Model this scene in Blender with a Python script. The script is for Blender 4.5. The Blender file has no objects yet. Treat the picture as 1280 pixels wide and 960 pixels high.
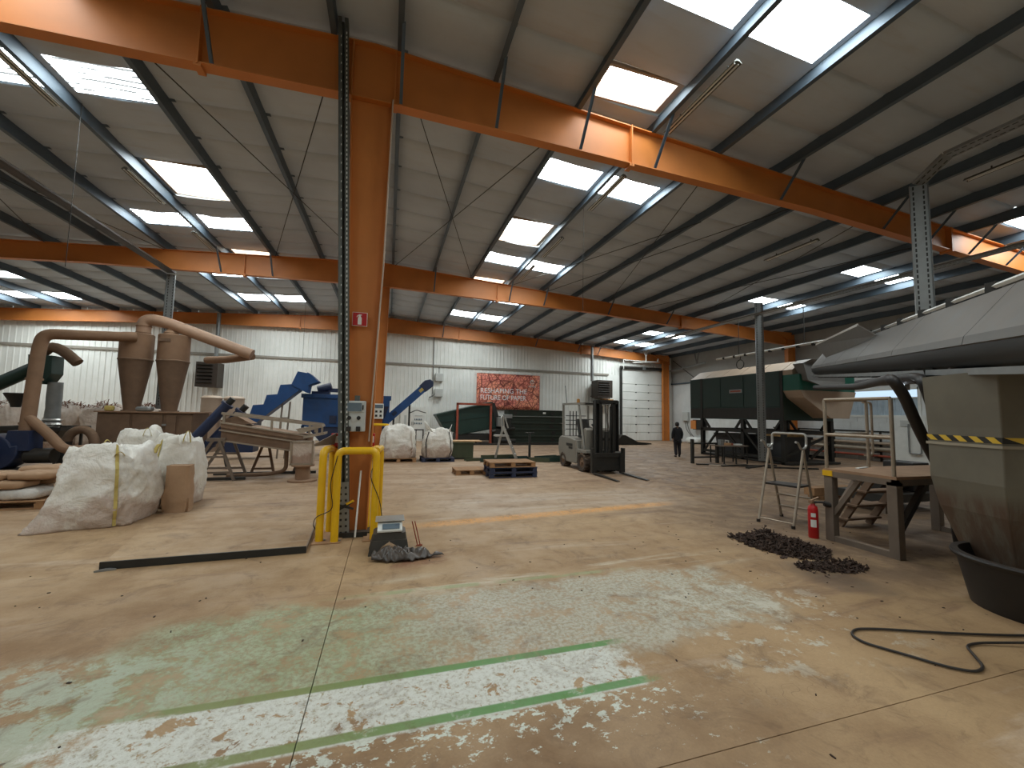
import bpy, math, random
from mathutils import Vector, Matrix, noise
S = bpy.context.scene
COL = S.collection
PI = math.pi
# ------------------------------------------------------------ camera, sky, exposure
cam = bpy.data.objects.new('camera', bpy.data.cameras.new('camera'))
COL.objects.link(cam)
cam.data.sensor_width = 36.0
cam.data.lens = 510.54 / 1280 * 36
cam.data.clip_start = 0.05
right, down, fwd = Vector((0.9569, -0.2897, 0.0192)), Vector((0.0396, 0.0647, -0.9971)), Vector((0.2876, 0.9549, 0.0734))
cam.matrix_world = Matrix(((right.x, -down.x, -fwd.x, 0), (right.y, -down.y, -fwd.y, 0), (right.z, -down.z, -fwd.z, 1.8), (0, 0, 0, 1)))
S.camera = cam
W = bpy.data.worlds.new('overcast_sky'); S.world = W
W.use_nodes = True
W.node_tree.nodes['Background'].inputs[0].default_value = (0.86, 0.93, 1.0, 1)
W.node_tree.nodes['Background'].inputs[1].default_value = 1.0
S.view_settings.view_transform = 'Standard'
S.view_settings.look = 'None'
S.view_settings.gamma = 1.0
S.view_settings.use_curve_mapping = False
S.view_settings.exposure = -0.2
S.cycles.use_denoising = True
S.cycles.max_bounces = 8
S.cycles.diffuse_bounces = 6
S.cycles.sample_clamp_indirect = 6.0
SKYLIGHT = 23.5

# ------------------------------------------------------------ node helpers
class NT:
    def __init__(s, name):
        s.m = bpy.data.materials.new(name); s.m.use_nodes = True
        s.t = s.m.node_tree; s.b = s.t.nodes['Principled BSDF']
        s.tc = None
    def n(s, typ, **k):
        nd = s.t.nodes.new(typ)
        for a, v in k.items():
            if a in ('operation', 'blend_type', 'data_type', 'noise_dimensions', 'feature', 'wave_type', 'bands_direction', 'interpolation_type', 'distance'):
                setattr(nd, a, v)
        return nd
    def lk(s, a, b): s.t.links.new(a, b)
    def coord(s, world=False):
        if world:
            g = s.n('ShaderNodeNewGeometry'); return g.outputs['Position']
        if s.tc is None: s.tc = s.n('ShaderNodeTexCoord')
        return s.tc.outputs['Object']
    def val(s, sock, v):
        if hasattr(v, 'is_linked') or hasattr(v, 'links'): s.lk(v, sock)
        else: sock.default_value = v
    def noise(s, scale=5, detail=4, rough=0.55, vec=None, dist=0.0, stretch=None):
        nd = s.n('ShaderNodeTexNoise')
        nd.inputs['Scale'].default_value = scale; nd.inputs['Detail'].default_value = detail
        nd.inputs['Roughness'].default_value = rough; nd.inputs['Distortion'].default_value = dist
        v = vec if vec is not None else s.coord()
        if stretch:
            mp = s.n('ShaderNodeMapping'); mp.inputs['Scale'].default_value = stretch
            s.lk(v, mp.inputs['Vector']); v = mp.outputs['Vector']
        s.lk(v, nd.inputs['Vector'])
        return nd.outputs[0]
    def math(s, op, a, b=0.0, c=None, clamp=False):
        nd = s.n('ShaderNodeMath', operation=op); nd.use_clamp = clamp
        s.val(nd.inputs[0], a); s.val(nd.inputs[1], b)
        if c is not None: s.val(nd.inputs[2], c)
        return nd.outputs[0]
    def ramp(s, f, lo, hi, a=0.0, b=1.0, smooth=True):
        nd = s.n('ShaderNodeMapRange')
        nd.interpolation_type = 'SMOOTHSTEP' if smooth else 'LINEAR'
        s.val(nd.inputs[0], f)
        nd.inputs[1].default_value = lo; nd.inputs[2].default_value = hi
        nd.inputs[3].default_value = a; nd.inputs[4].default_value = b
        return nd.outputs[0]
    def mix(s, f, a, b, blend='MIX'):
        nd = s.n('ShaderNodeMix', data_type='RGBA', blend_type=blend)
        s.val(nd.inputs[0], f); s.val(nd.inputs[6], a if not isinstance(a, tuple) else (*a[:3], 1)); s.val(nd.inputs[7], b if not isinstance(b, tuple) else (*b[:3], 1))
        return nd.outputs[2]
    def bump(s, h, strength=0.3, dist=0.02):
        nd = s.n('ShaderNodeBump'); nd.inputs['Strength'].default_value = strength; nd.inputs['Distance'].default_value = dist
        s.lk(h, nd.inputs['Height']); s.lk(nd.outputs[0], s.b.inputs['Normal'])
    def sep(s, v):
        nd = s.n('ShaderNodeSeparateXYZ'); s.lk(v, nd.inputs[0]); return nd.outputs
    def band(s, x, lo, hi, e):
        a = s.ramp(x, lo - e, lo + e); b = s.ramp(x, hi - e, hi + e, 1.0, 0.0)
        return s.math('MULTIPLY', a, b)
    def color(s, c): s.val(s.b.inputs['Base Color'], c if not isinstance(c, tuple) else (*c[:3], 1))
    def rough(s, r): s.val(s.b.inputs['Roughness'], r)

def srgb(r, g, b):
    f = lambda c: (c / 255 / 12.92) if c / 255 <= 0.04045 else ((c / 255 + 0.055) / 1.055) ** 2.4
    return (f(r), f(g), f(b))
DUST = srgb(172, 140, 112)
def paint(name, c, rough=0.5, metal=0.0, var=0.12, dust=0.0, scale=3.0, bump=0.0, dustc=DUST):
    """a plain coat with mottling; dust settles on upward faces and in blotches"""
    t = NT(name)
    n1 = t.noise(scale, 5)
    k = t.ramp(n1, 0.3, 0.7, 1 - var, 1 + var, False)
    col = t.mix(1.0, (*c, 1), k, 'MULTIPLY')
    if dust > 0:
        g = t.n('ShaderNodeNewGeometry'); up = t.sep(g.outputs['True Normal'])[2]
        u = t.ramp(up, 0.2, 0.9, 0.25, 1.0)
        n2 = t.noise(scale * 1.7, 6, 0.65)
        f = t.math('MULTIPLY', u, t.ramp(n2, 0.25, 0.65, 0.5 * dust, dust * 1.25), clamp=True)
        col = t.mix(f, col, (*dustc, 1))
        t.rough(t.math('ADD', t.math('MULTIPLY', f, 0.9 - rough), rough))
    else:
        t.rough(rough)
    t.color(col)
    t.b.inputs['Metallic'].default_value = metal
    if bump: t.bump(t.noise(scale * 8, 4), bump, 0.01)
    return t.m

# ------------------------------------------------------------ mesh helpers
class MB:
    def __init__(s): s.v = []; s.f = []; s.mi = []; s.cur = 0
    def add(s, vs, fs):
        o = len(s.v); s.v += [Vector(p) for p in vs]
        for f in fs: s.f.append([i + o for i in f]); s.mi.append(s.cur)
        return s
    def bx(s, x0, x1, y0, y1, z0, z1):
        return s.add([(x, y, z) for z in (z0, z1) for y in (y0, y1) for x in (x0, x1)],
                     [(0, 2, 3, 1), (4, 5, 7, 6), (0, 1, 5, 4), (2, 6, 7, 3), (0, 4, 6, 2), (1, 3, 7, 5)])
    def box(s, c, size, M=None):
        h = [d / 2 for d in size]
        vs = [Vector((x * h[0], y * h[1], z * h[2])) for z in (-1, 1) for y in (-1, 1) for x in (-1, 1)]
        if M is not None: vs = [M @ v for v in vs]
        return s.add([v + Vector(c) for v in vs], [(0, 2, 3, 1), (4, 5, 7, 6), (0, 1, 5, 4), (2, 6, 7, 3), (0, 4, 6, 2), (1, 3, 7, 5)])
    def bar(s, p, q, w, h, up=(0, 0, 1)):
        """rectangular bar p->q: w across, h along up"""
        p, q = Vector(p), Vector(q); d = (q - p).normalized(); u = Vector(up)
        if abs(d.dot(u)) > 0.98: u = Vector((0, 1, 0))
        r = d.cross(u).normalized(); u = r.cross(d)
        vs = [a + r * (x * w / 2) + u * (y * h / 2) for a in (p, q) for x, y in ((-1, -1), (1, -1), (1, 1), (-1, 1))]
        return s.add(vs, [(3, 2, 1, 0), (4, 5, 6, 7), (0, 1, 5, 4), (1, 2, 6, 5), (2, 3, 7, 6), (3, 0, 4, 7)])
    def tube(s, pts, r, n=10, closed=False, cap=True):
        pts = [Vector(p) for p in pts]; m = len(pts)
        rs = r if isinstance(r, (list, tuple)) else [r] * m
        o = len(s.v); u = None
        for i, p in enumerate(pts):
            a = pts[(i - 1) % m] if (i or closed) else p; b = pts[(i + 1) % m] if (i < m - 1 or closed) else p
            d = (b - a).normalized() if (b - a).length > 1e-9 else Vector((0, 0, 1))
            if u is None:
                u = d.orthogonal().normalized()
            u = (u - d * u.dot(d))
            u = u.normalized() if u.length > 1e-6 else d.orthogonal().normalized()
            w = d.cross(u)
            k = 1.0
            if 0 < i < m - 1 or closed:
                d1 = (p - a).normalized(); c = max(0.5, abs(d1.dot(d))); k = 1 / c if c < 0.999 else 1.0
                k = min(k, 1.15)
            for j in range(n):
                t = 2 * PI * j / n
                s.v.append(p + (u * math.cos(t) + w * math.sin(t)) * rs[i] * k)
        seg = m if closed else m - 1
        for i in range(seg):
            for j in range(n):
                a0 = o + i * n + j; a1 = o + i * n + (j + 1) % n; b0 = o + ((i + 1) % m) * n + j; b1 = o + ((i + 1) % m) * n + (j + 1) % n
                s.f.append([a0, a1, b1, b0]); s.mi.append(s.cur)
        if cap and not closed:
            s.f.append([o + j for j in range(n)][::-1]); s.mi.append(s.cur)
            s.f.append([o + (m - 1) * n + j for j in range(n)]); s.mi.append(s.cur)
        return s
    def cyl(s, p, q, r, n=16, r2=None, cap=True): return s.tube([p, q], [r, r if r2 is None else r2], n, cap=cap)
    def prism(s, poly, axis, a, b):
        m = len(poly)
        def P(c, t): return {'x': (t, c[0], c[1]), 'y': (c[0], t, c[1]), 'z': (c[0], c[1], t)}[axis]
        vs = [P(c, a) for c in poly] + [P(c, b) for c in poly]
        fs = [list(range(m))[::-1], list(range(m, 2 * m))] + [[i, (i + 1) % m, m + (i + 1) % m, m + i] for i in range(m)]
        return s.add(vs, fs)
    def lathe(s, prof, c, n=24, cap=False):
        o = len(s.v); c = Vector(c)
        for r, z in prof:
            for j in range(n):
                t = 2 * PI * j / n; s.v.append(c + Vector((r * math.cos(t), r * math.sin(t), z)))
        for i in range(len(prof) - 1):
            for j in range(n):
                s.f.append([o + i * n + j, o + i * n + (j + 1) % n, o + (i + 1) * n + (j + 1) % n, o + (i + 1) * n + j]); s.mi.append(s.cur)
        if cap:
            s.f.append([o + j for j in range(n)][::-1]); s.mi.append(s.cur)
            s.f.append([o + (len(prof) - 1) * n + j for j in range(n)]); s.mi.append(s.cur)
        return s
    def grid(s, pts, nu, nv, closed=False):
        """pts: nv rows of nu points"""
        o = len(s.v); s.v += [Vector(p) for p in pts]
        for i in range(nv - 1):
            for j in range(nu if closed else nu - 1):
                s.f.append([o + i * nu + j, o + i * nu + (j + 1) % nu, o + (i + 1) * nu + (j + 1) % nu, o + (i + 1) * nu + j]); s.mi.append(s.cur)
        return s
    def xf(s, M):
        s.v = [M @ v for v in s.v]; return s
    def build(s, name, mats, parent=None, smooth=False, bev=0.0, fix=True, solid=0.0):
        off = Vector((0, 0, 0)); p = parent
        while p is not None: off += p.location; p = p.parent
        me = bpy.data.meshes.new(name)
        me.from_pydata([v - off for v in s.v], [], s.f)
        mats = mats if isinstance(mats, (list, tuple)) else [mats]
        for m in mats: me.materials.append(m)
        if len(mats) > 1: me.polygons.foreach_set('material_index', s.mi)
        if fix:
            import bmesh
            b = bmesh.new(); b.from_mesh(me); bmesh.ops.recalc_face_normals(b, faces=b.faces); b.to_mesh(me); b.free()
        if smooth:
            me.polygons.foreach_set('use_smooth', [True] * len(me.polygons))
            try: me.set_sharp_from_angle(angle=math.radians(40 if smooth is True else smooth))
            except Exception: pass
        me.update()
        o = bpy.data.objects.new(name, me); COL.objects.link(o)
        if parent is not None: o.parent = parent
        if bev:
            md = o.modifiers.new('edge', 'BEVEL'); md.width = bev; md.segments = 2; md.limit_method = 'ANGLE'
        if solid:
            md = o.modifiers.new('gauge', 'SOLIDIFY'); md.thickness = solid; md.offset = 0
        return o

def tag(o, label, cat, group=None, kind=None):
    o['label'] = label; o['category'] = cat
    if group: o['group'] = group
    if kind: o['kind'] = kind
    return o
def thing(name, label, cat, loc=(0, 0, 0), group=None, rz=0.0):
    o = bpy.data.objects.new(name, None); COL.objects.link(o); o.location = loc; o.rotation_euler = (0, 0, rz)
    o.empty_display_size = 0.1
    return tag(o, label, cat, group)
def struct(o): o['kind'] = 'structure'; return o
def sroot(name, loc=(0, 0, 0)):
    o = bpy.data.objects.new(name, None); COL.objects.link(o); o.location = loc; o['kind'] = 'structure'; return o
def dup(root, loc=None, rz=None, label=None):
    def cp(o, par):
        c = o.copy(); COL.objects.link(c)
        if par is not None: c.parent = par
        for ch in [x for x in KIDS.get(o.name, [])]: cp(ch, c)
        return c
    KIDS = {}
    for x in S.objects:
        if x.parent: KIDS.setdefault(x.parent.name, []).append(x)
    c = cp(root, None)
    if loc is not None: c.location = loc
    if rz is not None: c.rotation_euler = (0, 0, rz)
    if label: c['label'] = label
    return c
def linked(name, me, parent, loc, rz=0.0):
    off = Vector((0, 0, 0)); p = parent
    while p is not None: off += p.location; p = p.parent
    o = bpy.data.objects.new(name, me); COL.objects.link(o); o.parent = parent; o.location = Vector(loc) - off; o.rotation_euler = (0, 0, rz); return o
def arc(c, r, a0, a1, n, u, v):
    c, u, v = Vector(c), Vector(u), Vector(v)
    return [c + (u * math.cos(a0 + (a1 - a0) * i / n) + v * math.sin(a0 + (a1 - a0) * i / n)) * r for i in range(n + 1)]
def rounded(pts, r, n=5):
    """polyline with rounded corners"""
    pts = [Vector(p) for p in pts]; out = [pts[0]]
    for a, b, c in zip(pts, pts[1:], pts[2:]):
        d1 = (a - b); d2 = (c - b); k = min(r, d1.length * .49, d2.length * .49)
        p, q = b + d1.normalized() * k, b + d2.normalized() * k
        for i in range(n + 1):
            t = i / n; out.append(p * (1 - t) ** 2 + b * 2 * t * (1 - t) + q * t * t)
    return out + [pts[-1]]
R = random.Random(7)
# ------------------------------------------------------------ materials
M = {}
M['orange'] = paint('orange_steel_paint', srgb(196, 120, 54), 0.5, 0, 0.1, 0.0, 1.2)
M['purlin'] = paint('blue_grey_purlin_steel', srgb(84, 97, 108), 0.5, 0.3, 0.12, 0.0, 2)
M['galv'] = paint('galvanised_steel', srgb(140, 144, 144), 0.45, 0.6, 0.12, 0.15, 4)
M['angle'] = paint('dull_grey_slotted_steel', srgb(92, 96, 92), 0.55, 0.4, 0.12, 0.1, 4)
M['alu'] = paint('aluminium', srgb(190, 190, 186), 0.35, 0.8, 0.08, 0.1, 5)
M['black'] = paint('black_plastic', srgb(22, 22, 23), 0.5, 0, 0.15, 0.06, 4)
M['dark'] = paint('black_painted_steel', srgb(30, 33, 32), 0.5, 0.1, 0.15, 0.08, 4)
M['yellow'] = paint('yellow_guard_paint', srgb(226, 176, 18), 0.4, 0, 0.08, 0.0, 4)
M['blue'] = paint('blue_machine_paint', srgb(4, 70, 128), 0.45, 0, 0.12, 0.1, 3)
M['blue_dark'] = paint('dark_blue_machine_paint', srgb(8, 38, 74), 0.45, 0, 0.12, 0.12, 3)
M['tan'] = paint('dust_coated_steel', srgb(128, 98, 74), 0.75, 0, 0.14, 0.5, 2.5)
M['brown'] = paint('brown_dust_coated_panel', srgb(98, 76, 58), 0.8, 0, 0.18, 0.35, 3)
M['sieve'] = paint('dusty_stainless_trough', srgb(122, 98, 80), 0.6, 0.25, 0.2, 0.5, 4)
M['green'] = paint('dark_green_machine_paint', srgb(15, 50, 44), 0.45, 0, 0.1, 0.04, 2)
M['green_lit'] = paint('lit_green_machine_paint', srgb(18, 92, 76), 0.45, 0, 0.1, 0.0, 2)  # machine green brightened in the colour itself for the lit end box
M['green_old'] = paint('dark_green_stack_paint', srgb(20, 42, 34), 0.55, 0, 0.15, 0.12, 2)
M['olive'] = paint('olive_green_steel', srgb(52, 64, 42), 0.6, 0, 0.15, 0.15, 3)
M['beige'] = paint('beige_sheet_steel', srgb(178, 158, 138), 0.55, 0, 0.08, 0.1, 2)
M['grey_sheet'] = paint('grey_sheet_steel', srgb(110, 110, 108), 0.5, 0.2, 0.08, 0.15, 2)
M['grey_dark'] = paint('dark_grey_bin_plastic', srgb(58, 60, 62), 0.55, 0, 0.1, 0.08, 3)
M['white'] = paint('white_enamel', srgb(222, 222, 216), 0.45, 0, 0.05, 0.0, 4)
M['grey_box'] = paint('light_grey_enclosure', srgb(188, 190, 186), 0.5, 0, 0.05, 0.0, 4)
M['red'] = paint('red_enamel', srgb(176, 22, 26), 0.35, 0, 0.08, 0.0, 4)
M['red_rust'] = paint('rust_red_frame_paint', srgb(150, 66, 44), 0.6, 0, 0.15, 0.1, 4)
M['kraft'] = paint('brown_kraft_paper', srgb(164, 132, 102), 0.8, 0, 0.1, 0.0, 5, 0.2)
M['wood'] = paint('pallet_wood', srgb(150, 112, 76), 0.85, 0, 0.25, 0.2, 6, 0.2)
M['wood_pale'] = paint('pale_pine_board', srgb(190, 150, 108), 0.8, 0, 0.15, 0.1, 5)
M['pallet_blue'] = paint('blue_pallet_paint', srgb(20, 40, 70), 0.75, 0, 0.25, 0.15, 6)
M['strap'] = paint('yellow_webbing', srgb(188, 168, 96), 0.8, 0, 0.1)
M['strap_dark'] = paint('black_webbing', srgb(42, 36, 32), 0.8)
M['rubber'] = paint('black_tyre_rubber', srgb(38, 35, 32), 0.85, 0, 0.15, 0.35, 6)
M['fork_grey'] = paint('grey_truck_paint', srgb(126, 124, 116), 0.5, 0, 0.08, 0.15, 3)
M['steel_dusty'] = paint('dusty_platform_steel', srgb(112, 102, 92), 0.6, 0.3, 0.15, 0.3, 4)
M['tube_dusty'] = paint('dusty_handrail_tube', srgb(160, 148, 132), 0.45, 0.5, 0.12, 0.2, 6)
M['shade_chute'] = paint('beige_hopper_steel', srgb(150, 142, 124), 0.6, 0.1, 0.07, 0.05, 2)
M['conveyor_under'] = paint('shaded_belt_frame_steel', srgb(46, 50, 52), 0.5, 0.2, 0.1, 0.05, 3)  # shade of the conveyor's underside is put into this darker steel colour
M['stool'] = paint('dark_olive_plastic', srgb(48, 47, 42), 0.55, 0, 0.1, 0.12, 6)
M['skin'] = paint('skin', srgb(196, 150, 124), 0.6)
M['jacket'] = paint('black_jacket_cloth', srgb(26, 26, 30), 0.85, 0, 0.1)
M['trouser'] = paint('dark_trouser_cloth', srgb(36, 32, 36), 0.85, 0, 0.1)
M['hair'] = paint('dark_hair', srgb(28, 22, 20), 0.7)
M['heater'] = paint('brown_heater_casing', srgb(58, 50, 44), 0.55, 0.1, 0.12, 0.1, 4)
M['letter'] = paint('white_print', (.92, .92, .92), 0.5, 0, 0.0)
M['lcd'] = paint('grey_display_glass', srgb(98, 112, 122), 0.2)
M['tubewhite'] = paint('fluorescent_tube_glass', srgb(225, 228, 226), 0.3)

def skylight_mat(name='daylit_skylight_sheet', dirty=False):
    t = NT(name)
    w = t.noise(3.0, 4, 0.6, stretch=(0.25, 4.0, 1.0))
    e = t.n('ShaderNodeEmission')
    t.lk(t.mix(t.ramp(w, 0.35, 0.7), (0.80, 0.88, 0.90), (0.92, 1.0, 1.0)), e.inputs[0])
    e.inputs[1].default_value = SKYLIGHT
    if dirty:
        y = t.sep(t.coord(True))[1]
        s = t.math('FRACT', t.math('ADD', t.math('MULTIPLY', y, 7.0), t.math('MULTIPLY', t.noise(1.2, 3, .5, None, 0, (1, .3, 1)), .8)))
        k = t.math('MULTIPLY', t.ramp(s, .5, .62), t.ramp(t.noise(2.0, 4, .6, None, 0, (.5, 2, 1)), .38, .5))
        t.lk(t.ramp(k, 0, 1, SKYLIGHT, .62, False), e.inputs[1])
    t.lk(e.outputs[0], t.t.nodes['Material Output'].inputs[0])
    return t.m
M['skylight'] = skylight_mat()
M['skylight_dirty'] = skylight_mat('streaked_skylight_sheet', True)
def window_mat():
    t = NT('daylit_translucent_window')
    e = t.n('ShaderNodeEmission'); e.inputs[0].default_value = (0.62, 0.82, 1.0, 1); e.inputs[1].default_value = 1.2
    t.lk(e.outputs[0], t.t.nodes['Material Output'].inputs[0]); return t.m
M['window'] = window_mat()

def floor_mat():
    t = NT('worn_painted_concrete')
    p = t.coord(True); x, y, z = t.sep(p)
    big = t.noise(0.35, 5, 0.6, p); mid = t.noise(1.6, 7, 0.65, p); fine = t.noise(14, 6, 0.7, p)
    sweep = t.noise(1.0, 7, 0.65, p, 0.6, (0.35, 2.2, 1))
    grain = t.noise(60, 3, 0.7, p)
    col = t.mix(t.ramp(big, 0.32, 0.66), srgb(166, 134, 96), srgb(188, 156, 116))
    col = t.mix(t.ramp(mid, 0.4, 0.72, 0, 0.55), col, srgb(140, 108, 76))
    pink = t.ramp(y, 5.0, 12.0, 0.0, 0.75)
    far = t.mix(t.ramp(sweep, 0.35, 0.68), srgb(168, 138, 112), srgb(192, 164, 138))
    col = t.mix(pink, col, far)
    # pale swept streaks, dark drag marks
    col = t.mix(t.ramp(sweep, 0.56, 0.74, 0, 0.6), col, srgb(206, 186, 164))
    col = t.mix(t.ramp(sweep, 0.44, 0.28, 0, 0.7), col, srgb(124, 94, 72))
    # tyre scrubbing and dust to the right of the truck
    zr = t.math('MULTIPLY', t.ramp(x, 3.0, 8.0), t.ramp(y, 3.5, 6.0))
    swirl = t.noise(1.3, 8, 0.7, p, 2.2)
    col = t.mix(t.math('MULTIPLY', zr, t.ramp(swirl, 0.42, 0.62, 0.12, 0.7)), col, srgb(112, 88, 74))
    zd = t.math('MULTIPLY', t.ramp(x, 3.8, 6.2), t.math('MULTIPLY', t.ramp(y, 2.4, 3.6), t.ramp(y, 9.0, 5.5)))
    col = t.mix(t.math('MULTIPLY', zd, t.ramp(mid, 0.3, 0.6, 0.35, 0.85)), col, srgb(104, 83, 66))
    # smear of dark dust below the shred piles
    dx = t.math('SUBTRACT', x, 4.95); dy = t.math('SUBTRACT', y, 3.55)
    q = t.math('ADD', t.math('MULTIPLY', t.math('ADD', dx, t.math('MULTIPLY', dy, 0.3)), t.math('ADD', dx, t.math('MULTIPLY', dy, 0.3))), t.math('MULTIPLY', t.math('MULTIPLY', dy, dy), 0.35))
    col = t.mix(t.ramp(t.math('ADD', q, t.math('MULTIPLY', t.math('SUBTRACT', mid, 0.5), 0.5)), 0.16, 0.0, 0, 0.7), col, srgb(88, 72, 60))
    # pale patch of bare concrete beyond the stool
    zp = t.math('MULTIPLY', t.band(x, 1.0, 6.0, 0.8), t.band(y, 7.2, 9.0, 0.5))
    col = t.mix(t.math('MULTIPLY', zp, t.ramp(sweep, 0.35, 0.6, 0.2, 0.7)), col, srgb(196, 178, 160))
    # old orange line
    ly = t.math('SUBTRACT', y, t.math('MULTIPLY', x, 0.12))
    lo = t.math('MULTIPLY', t.band(ly, 6.56, 6.86, 0.10), t.band(x, 0.6, 5.6, 0.5))
    col = t.mix(t.math('MULTIPLY', lo, t.ramp(fine, 0.36, 0.56, 0.2, 0.85)), col, srgb(228, 162, 84))
    # reddish stain beside the scale
    rx = t.math('SUBTRACT', x, 0.25); ry = t.math('SUBTRACT', y, 5.25)
    rr = t.math('ADD', t.math('MULTIPLY', rx, rx), t.math('MULTIPLY', t.math('MULTIPLY', ry, ry), 5.0))
    col = t.mix(t.math('MULTIPLY', t.ramp(rr, 0.5, 0.0), t.ramp(mid, 0.4, 0.6, 0.1, 0.8)), col, srgb(132, 84, 62))
    # darker worn ground in front of the white strip
    zb = t.math('MULTIPLY', t.ramp(y, 2.7, 2.2), t.ramp(x, 3.6, 1.2))
    col = t.mix(t.math('MULTIPLY', zb, t.ramp(mid, 0.3, 0.65, 0.35, 0.85)), col, srgb(134, 104, 74))
    zl0 = t.math('MULTIPLY', t.ramp(x, -0.9, -2.2), t.ramp(y, 5.4, 4.2))
    col = t.mix(t.math('MULTIPLY', zl0, t.ramp(mid, 0.3, 0.65, 0.1, 0.65)), col, srgb(140, 108, 76))
    # ---- walkway paint. ww: wobble of the edges
    ww = t.math('MULTIPLY', t.math('SUBTRACT', mid, 0.5), 0.9)
    yw = t.math('ADD', y, ww); xw = t.math('ADD', x, t.math('MULTIPLY', t.math('SUBTRACT', big, 0.5), 3.0))
    cov = t.noise(3.2, 9, 0.68, p, 0.3); chip = t.noise(9, 10, 0.75, p, 0.5); spk = t.noise(30, 8, 0.8, p, 0.2)
    spk2 = t.noise(17, 8, 0.75, p, 0.8)
    white = t.mix(t.ramp(spk, 0.36, 0.52), srgb(170, 160, 136), srgb(222, 222, 212))
    white = t.mix(t.ramp(spk2, 0.60, 0.66, 0, 0.75), white, srgb(150, 122, 88))
    pale = t.mix(t.ramp(cov, 0.40, 0.60), srgb(146, 164, 122), srgb(172, 186, 152))
    pale = t.mix(t.ramp(xw, -0.4, 1.1, 0.1, 0.95), pale, srgb(198, 194, 178))
    pale = t.mix(t.ramp(spk, 0.56, 0.40, 0, 0.75), pale, srgb(146, 128, 94))
    zu = t.math('MULTIPLY', t.band(yw, 2.95, 4.25, 0.12), t.band(xw, -1.8, 3.5, 0.25))
    cu = t.math('ADD', t.math('MULTIPLY', cov, 0.7), t.math('MULTIPLY', spk2, 0.3))
    col = t.mix(t.math('MULTIPLY', zu, t.math('MULTIPLY', t.ramp(cu, 0.41, 0.50, 0.22, 0.92), t.ramp(spk2, 0.36, 0.5, .45, 1.0))), col, pale)
    z3 = t.math('MULTIPLY', t.band(y, 4.25, 4.75, 0.2), t.band(x, 0.0, 4.4, 0.5))
    col = t.mix(t.math('MULTIPLY', z3, t.ramp(sweep, 0.48, 0.6, 0.0, 0.7)), col, srgb(210, 198, 174))
    # left hand remains
    zl = t.math('MULTIPLY', t.band(xw, -4.4, -1.3, 0.4), t.band(yw, 2.55, 3.75, 0.25))
    col = t.mix(t.math('MULTIPLY', zl, t.ramp(cu, 0.47, 0.52, 0.0, 0.8)), col, srgb(184, 192, 172))
    # right hand remains
    zq = t.math('MULTIPLY', t.band(x, 2.3, 4.2, 0.4), t.band(y, 2.3, 3.9, 0.3))
    col = t.mix(t.math('MULTIPLY', zq, t.ramp(cu, 0.53, 0.57, 0.0, 0.75)), col, srgb(204, 198, 180))
    # white strip between the green lines
    xe = t.math('ADD', x, t.math('MULTIPLY', t.math('SUBTRACT', cov, 0.5), 1.4))
    zw = t.math('MULTIPLY', t.band(y, 2.5, 3.0, 0.015), t.band(xe, -1.6, 1.75, 0.10))
    wl_ = t.math('MULTIPLY', zw, t.math('MULTIPLY', t.ramp(chip, 0.405, 0.425), t.ramp(cov, 0.36, 0.385)))
    col = t.mix(wl_, col, white)
    # flakes in front of it
    zf = t.math('MULTIPLY', t.ramp(y, 1.7, 2.5, -0.16, 0.05), t.band(xe, -0.9, 1.75, 0.25))
    flk = t.noise(11, 9, 0.74, p, 0.12, (0.85, 1.15, 1))
    fl_ = t.math('ADD', flk, zf)
    col = t.mix(t.math('MULTIPLY', t.math('MULTIPLY', t.band(y, 1.6, 2.52, 0.05), t.band(xe, -1.1, 1.9, 0.2)), t.ramp(fl_, 0.575, 0.585)), col, srgb(214, 218, 204))
    # the two green lines
    ga = t.math('MULTIPLY', t.band(y, 2.985, 3.055, 0.008), t.band(xe, -1.3, 1.85, 0.15))
    gb = t.math('MULTIPLY', t.band(y, 2.515, 2.585, 0.008), t.band(xe, -1.1, 1.8, 0.15))
    g = t.math('MULTIPLY', t.math('MAXIMUM', ga, gb), t.ramp(cu, 0.36, 0.46, 0.35, 0.95))
    gcol = t.mix(t.ramp(x, -0.6, 0.8), srgb(130, 140, 84), srgb(94, 146, 80))
    col = t.mix(g, col, t.mix(t.ramp(spk, 0.45, 0.3, 0, 0.5), gcol, srgb(130, 120, 80)))
    # the far fainter green line
    gc = t.math('MULTIPLY', t.band(y, 4.33, 4.41, 0.012), t.band(x, -0.3, 2.6, 0.4))
    col = t.mix(t.math('MULTIPLY', gc, t.ramp(cov, 0.4, 0.55, 0.0, 0.5)), col, srgb(140, 168, 116))
    # grime over everything
    col = t.mix(t.ramp(t.noise(2.6, 9, 0.72, p, 1.0), 0.50, 0.68, 0, 0.5), col, srgb(112, 86, 62))
    col = t.mix(t.ramp(t.noise(26, 8, 0.75, p, 0.4), 0.55, 0.75, 0, 0.35), col, srgb(112, 88, 66))
    # hairline cracks, dirt specks
    vo = t.n('ShaderNodeTexVoronoi', feature='DISTANCE_TO_EDGE'); vo.inputs['Scale'].default_value = 1.7
    wv = t.n('ShaderNodeVectorMath', operation='ADD'); t.lk(p, wv.inputs[0])
    nz = t.n('ShaderNodeTexNoise'); nz.inputs['Scale'].default_value = 3; t.lk(p, nz.inputs['Vector']); t.lk(nz.outputs['Color'], wv.inputs[1]); t.lk(wv.outputs[0], vo.inputs['Vector'])
    crack = t.math('MULTIPLY', t.ramp(vo.outputs[0], 0.006, 0.001), t.ramp(big, 0.45, 0.6, 0.0, 0.35))
    col = t.mix(crack, col, srgb(96, 76, 58))
    sp = t.noise(7, 2, 0.5, p)
    col = t.mix(t.ramp(sp, 0.745, 0.77, 0, 0.8), col, srgb(84, 62, 46))
    col = t.mix(t.ramp(grain, 0.3, 0.7, 0.0, 0.16), col, srgb(110, 86, 64))
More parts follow.
